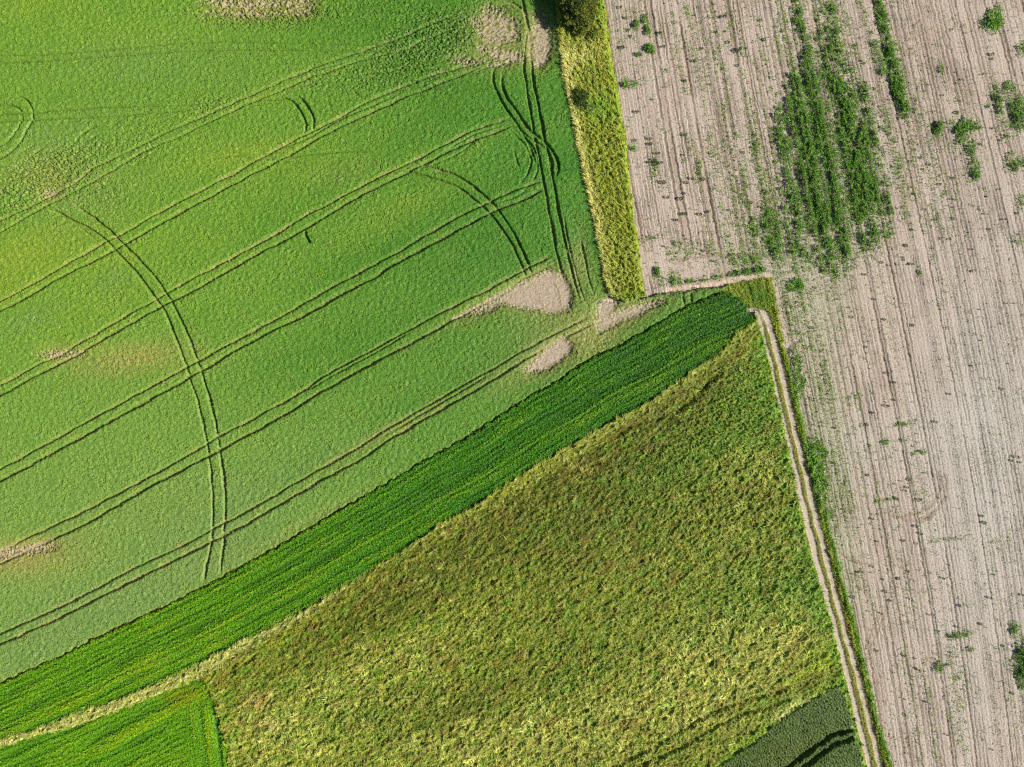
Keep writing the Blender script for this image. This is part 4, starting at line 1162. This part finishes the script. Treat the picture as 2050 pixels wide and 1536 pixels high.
# bushy patches one can point at
CL = [("weed_patch", (1988, 43), 1.35, 1.9, 0.55, "dark green weed clump alone near the top right corner of the soil field"),
      ("weed_patch", (1260, 170), 1.5, 0.75, 0.5, "dark green weed clump touching the soil side of the grass strip"),
      ("weed_patch", (1592, 572), 1.2, 1.1, 0.55, "round dark weed clump just right of the end of the bare footpath"),
      ("weed_patch", (1877, 257), 0.7, 1.2, 0.45, "small oval weed clump left of the two elongated clumps on the soil"),
      ("weed_patch", (1930, 262), 0.9, 2.2, 0.5, "elongated weed clump in the upper right part of the soil field"),
      ("weed_patch", (1950, 335), 0.7, 1.3, 0.5, "short weed clump just below the elongated one on the soil field"),
      ("weed_patch", (1842, 552), 0.42, 0.42, 0.5, "single very dark weed tuft in the middle of the open soil below the upper weeds"),
      ("weed_patch", (1877, 1336), 0.65, 1.0, 0.5, "bright green weed clump in the lower right part of the soil field"),
      ("weed_patch", (1298, 98), 0.9, 0.7, 0.5, "small weed clump on the soil above the one touching the grass strip")]
for i, (nm, (x, y), rx, ry, hh, lab) in enumerate(CL):
    nl = int(115 * rx * ry) + 40
    v, f, c = plant_mesh(400 + i, 1.0, hh, nl, lin(90, 152, 34, 0.54), lin(132, 182, 52, 0.54), (0.12, 0.26), (0.08, 0.15))
    v = v * np.array([rx, ry, 1.0])
    ca, sa = math.cos(math.radians(12)), math.sin(math.radians(12))
    v = np.stack([v[:, 0] * ca - v[:, 1] * sa * -1, -v[:, 0] * sa + v[:, 1] * ca, v[:, 2]], 1)
    build(nm, v, np.zeros((0, 3), int), f, c, MAT_LEAF, lab, "weeds", None, None, None, (WX(x), WY(y), 0))

# thickets beside the verge
TH = [("bramble_thicket", [(1590, 708, 0.5, 1.0), (1593, 735, 0.8, 1.3), (1599, 765, 0.9, 1.2), (1598, 790, 0.5, 0.9)], "narrow dark green bramble thicket on the soil edge of the verge, the upper of two"),
      ("bramble_thicket", [(1627, 885, 0.8, 1.0), (1634, 905, 1.4, 1.2), (1632, 935, 1.2, 1.5), (1641, 965, 1.1, 1.3), (1644, 995, 0.7, 1.2), (1656, 1030, 0.5, 1.0)],
       "broad dark green bramble thicket on the soil edge of the verge, the lower of two")]
for i, (nm, parts, lab) in enumerate(TH):
    V, F, C = [], [], []
    nv = 0
    cx, cy = parts[0][0], parts[0][1]
    for j, (x, y, rx, ry) in enumerate(parts):
        v, f, c = plant_mesh(500 + i * 10 + j, 1.0, 0.8, int(240 * rx * ry) + 80, lin(90, 154, 36, 0.54), lin(146, 190, 64, 0.54), (0.16, 0.32), (0.1, 0.18))
        v = v * np.array([rx, ry, 1.0]) + np.array([WX(x) - WX(cx), WY(y) - WY(cy), 0])
        V.append(v)
        F.append(f + nv)
        C.append(c)
        nv += len(v)
    build(nm, np.concatenate(V), np.zeros((0, 3), int), np.concatenate(F), np.concatenate(C), MAT_LEAF, lab, "bush", None, None, None, (WX(cx), WY(cy), 0))


# ------------------------------------------------------------------ trees and shrubs in the grass strip
def tube(p0, p1, r0, r1, seg=8):
    p0, p1 = np.array(p0, float), np.array(p1, float)
    d = p1 - p0
    d /= np.linalg.norm(d)
    a = np.cross(d, [0.3, 0.9, 0.1])
    a /= np.linalg.norm(a)
    b = np.cross(d, a)
    v = []
    for p, rad in ((p0, r0), (p1, r1)):
        for k in range(seg):
            t_ = 2 * math.pi * k / seg
            v.append(p + rad * (math.cos(t_) * a + math.sin(t_) * b))
    f = [(k, (k + 1) % seg, seg + (k + 1) % seg, seg + k) for k in range(seg)]
    return np.array(v), np.array(f)


def tree(name, x, y, height, clumps, nleaf, ca_, cb_, label, cat, seed, leaf=(0.16, 0.34), wid=(0.1, 0.2)):
    r = np.random.default_rng(seed)
    root = bpy.data.objects.new(name, None)
    S.collection.objects.link(root)
    root.location = (WX(x), WY(y), 0)
    root["label"] = label
    root["category"] = cat
    V, F, nv = [], [], 0
    th = height * 0.35
    segs = [((0, 0, 0), (0.08, -0.05, th * 0.6), 0.05 * height, 0.04 * height), ((0.08, -0.05, th * 0.6), (0.02, 0.04, th), 0.04 * height, 0.034 * height)]
    for (cx, cy, cz, cr) in clumps:
        mid = (cx * 0.45, cy * 0.45, th + (cz - th) * 0.45 + 0.1)
        segs.append(((0.02, 0.04, th), mid, 0.026 * height, 0.016 * height))
        segs.append((mid, (cx, cy, cz), 0.016 * height, 0.004 * height))
        for _ in range(3):
            e_ = np.array([cx, cy, cz]) + r.normal(0, cr * 0.5, 3)
            segs.append((mid, tuple(e_), 0.009 * height, 0.002 * height))
    for a, b, ra, rb in segs:
        v, f = tube(a, b, ra, rb)
        V.append(v)
        F.append(f + nv)
        nv += len(v)
    V = np.concatenate(V)
    build("trunk", V, np.zeros((0, 3), int), np.concatenate(F), np.tile(lin(120, 104, 88, 0.5), (len(V), 1)), MAT_BARK, None, None, parent=root)
    tot = sum(c[3] ** 2 for c in clumps)
    P, N, K = [], [], []
    for (cx, cy, cz, cr) in clumps:
        n_ = int(nleaf * cr * cr / tot)
        d = r.standard_normal((n_, 3))
        d /= np.linalg.norm(d, axis=1)[:, None]
        d[:, 2] = np.where(d[:, 2] < -0.3, -d[:, 2], d[:, 2])
        # sprays: leaves gather round a few dozen twig ends on each clump
        nt2 = max(10, n_ // 34)
        tw = r.standard_normal((nt2, 3))
        tw /= np.linalg.norm(tw, axis=1)[:, None]
        tw[:, 2] = np.abs(tw[:, 2]) * 0.9 - 0.15
        tw *= (cr * r.uniform(0.55, 1.12, nt2))[:, None]
        w = r.integers(0, nt2, n_)
        p = tw[w] + r.normal(0, 0.17, (n_, 3)) * np.array([1, 1, 0.7])
        P.append(p * np.array([1, 1, 0.85]) + np.array([cx, cy, cz]))
        K.append(r.uniform(0, 1, nt2)[w])
    P = np.concatenate(P)
    K = np.concatenate(K)[:, None]
    n_ = len(P)
    col = ca_ * K + cb_ * (1 - K)
    v, f, c = blades(1025 + P[:, 0] / M_PX, 768 - P[:, 1] / M_PX, np.clip(P[:, 2], 0.1, None), col, r.uniform(*leaf, n_), r.uniform(*wid, n_), r.uniform(0, 6.28, n_), up(r, n_, -30, 60), r, 0.2, 0.06, two=True)
    build("crown", v, np.zeros((0, 3), int), f, c, MAT_LEAF, None, None, parent=root)
    return root


DG, MG, OG = lin(60, 84, 28, 0.5), lin(104, 128, 44, 0.5), lin(140, 150, 50, 0.5)
tree("tree", 1156, 36, 4.6, [(0, 0, 3.2, 1.7), (-1.3, 0.9, 2.9, 1.4), (1.3, 0.9, 2.7, 1.5), (1.0, -1.2, 2.1, 1.3), (-0.9, -1.0, 2.4, 1.3), (0.2, 2.4, 3.2, 1.6), (0.3, -2.2, 1.4, 1.0), (-1.6, 2.4, 3.2, 1.2), (1.9, 2.6, 2.8, 1.2)], 21000,
     DG, OG, "broad dark green tree at the top of the grass strip, shadow to its left", "tree", 61)
tree("tree", 1128, -34, 6.2, [(0, 0, 4.8, 1.7), (1.4, 0.5, 4.2, 1.5), (-1.2, -0.6, 4.2, 1.5), (0.3, -1.7, 3.9, 1.4), (0.1, 1.7, 4.3, 1.4)], 9000,
     DG, MG, "taller tree just beyond the upper edge behind the broad dark green tree", "tree", 62)
tree("shrub", 1160, 204, 1.9, [(0, 0, 1.1, 0.85), (0.5, 0.45, 0.9, 0.7), (-0.45, 0.8, 0.9, 0.65), (0.45, -0.75, 0.8, 0.7), (-0.3, -0.6, 0.8, 0.6)], 3200,
     lin(56, 80, 30, 0.5), MG, "dark rounded shrub at the left edge of the grass strip below the tree", "shrub", 63, (0.12, 0.26), (0.08, 0.16))
tree("shrub", 1184, 78, 1.5, [(0, 0, 0.9, 0.6), (0.4, 0.5, 0.8, 0.5), (-0.4, -0.3, 0.7, 0.5)], 1400,
     lin(76, 104, 34, 0.5), OG, "low olive shrub in the grass right below the broad tree", "shrub", 64, (0.12, 0.26), (0.08, 0.16))
tree("shrub", 1180, 222, 1.2, [(0, 0, 0.7, 0.55), (0.4, -0.3, 0.6, 0.45), (0.6, 0.3, 0.6, 0.4)], 1200,
     lin(110, 156, 50, 0.5), lin(170, 196, 110, 0.5), "light green leafy shrub next to the dark rounded shrub", "shrub", 65, (0.14, 0.3), (0.1, 0.2))
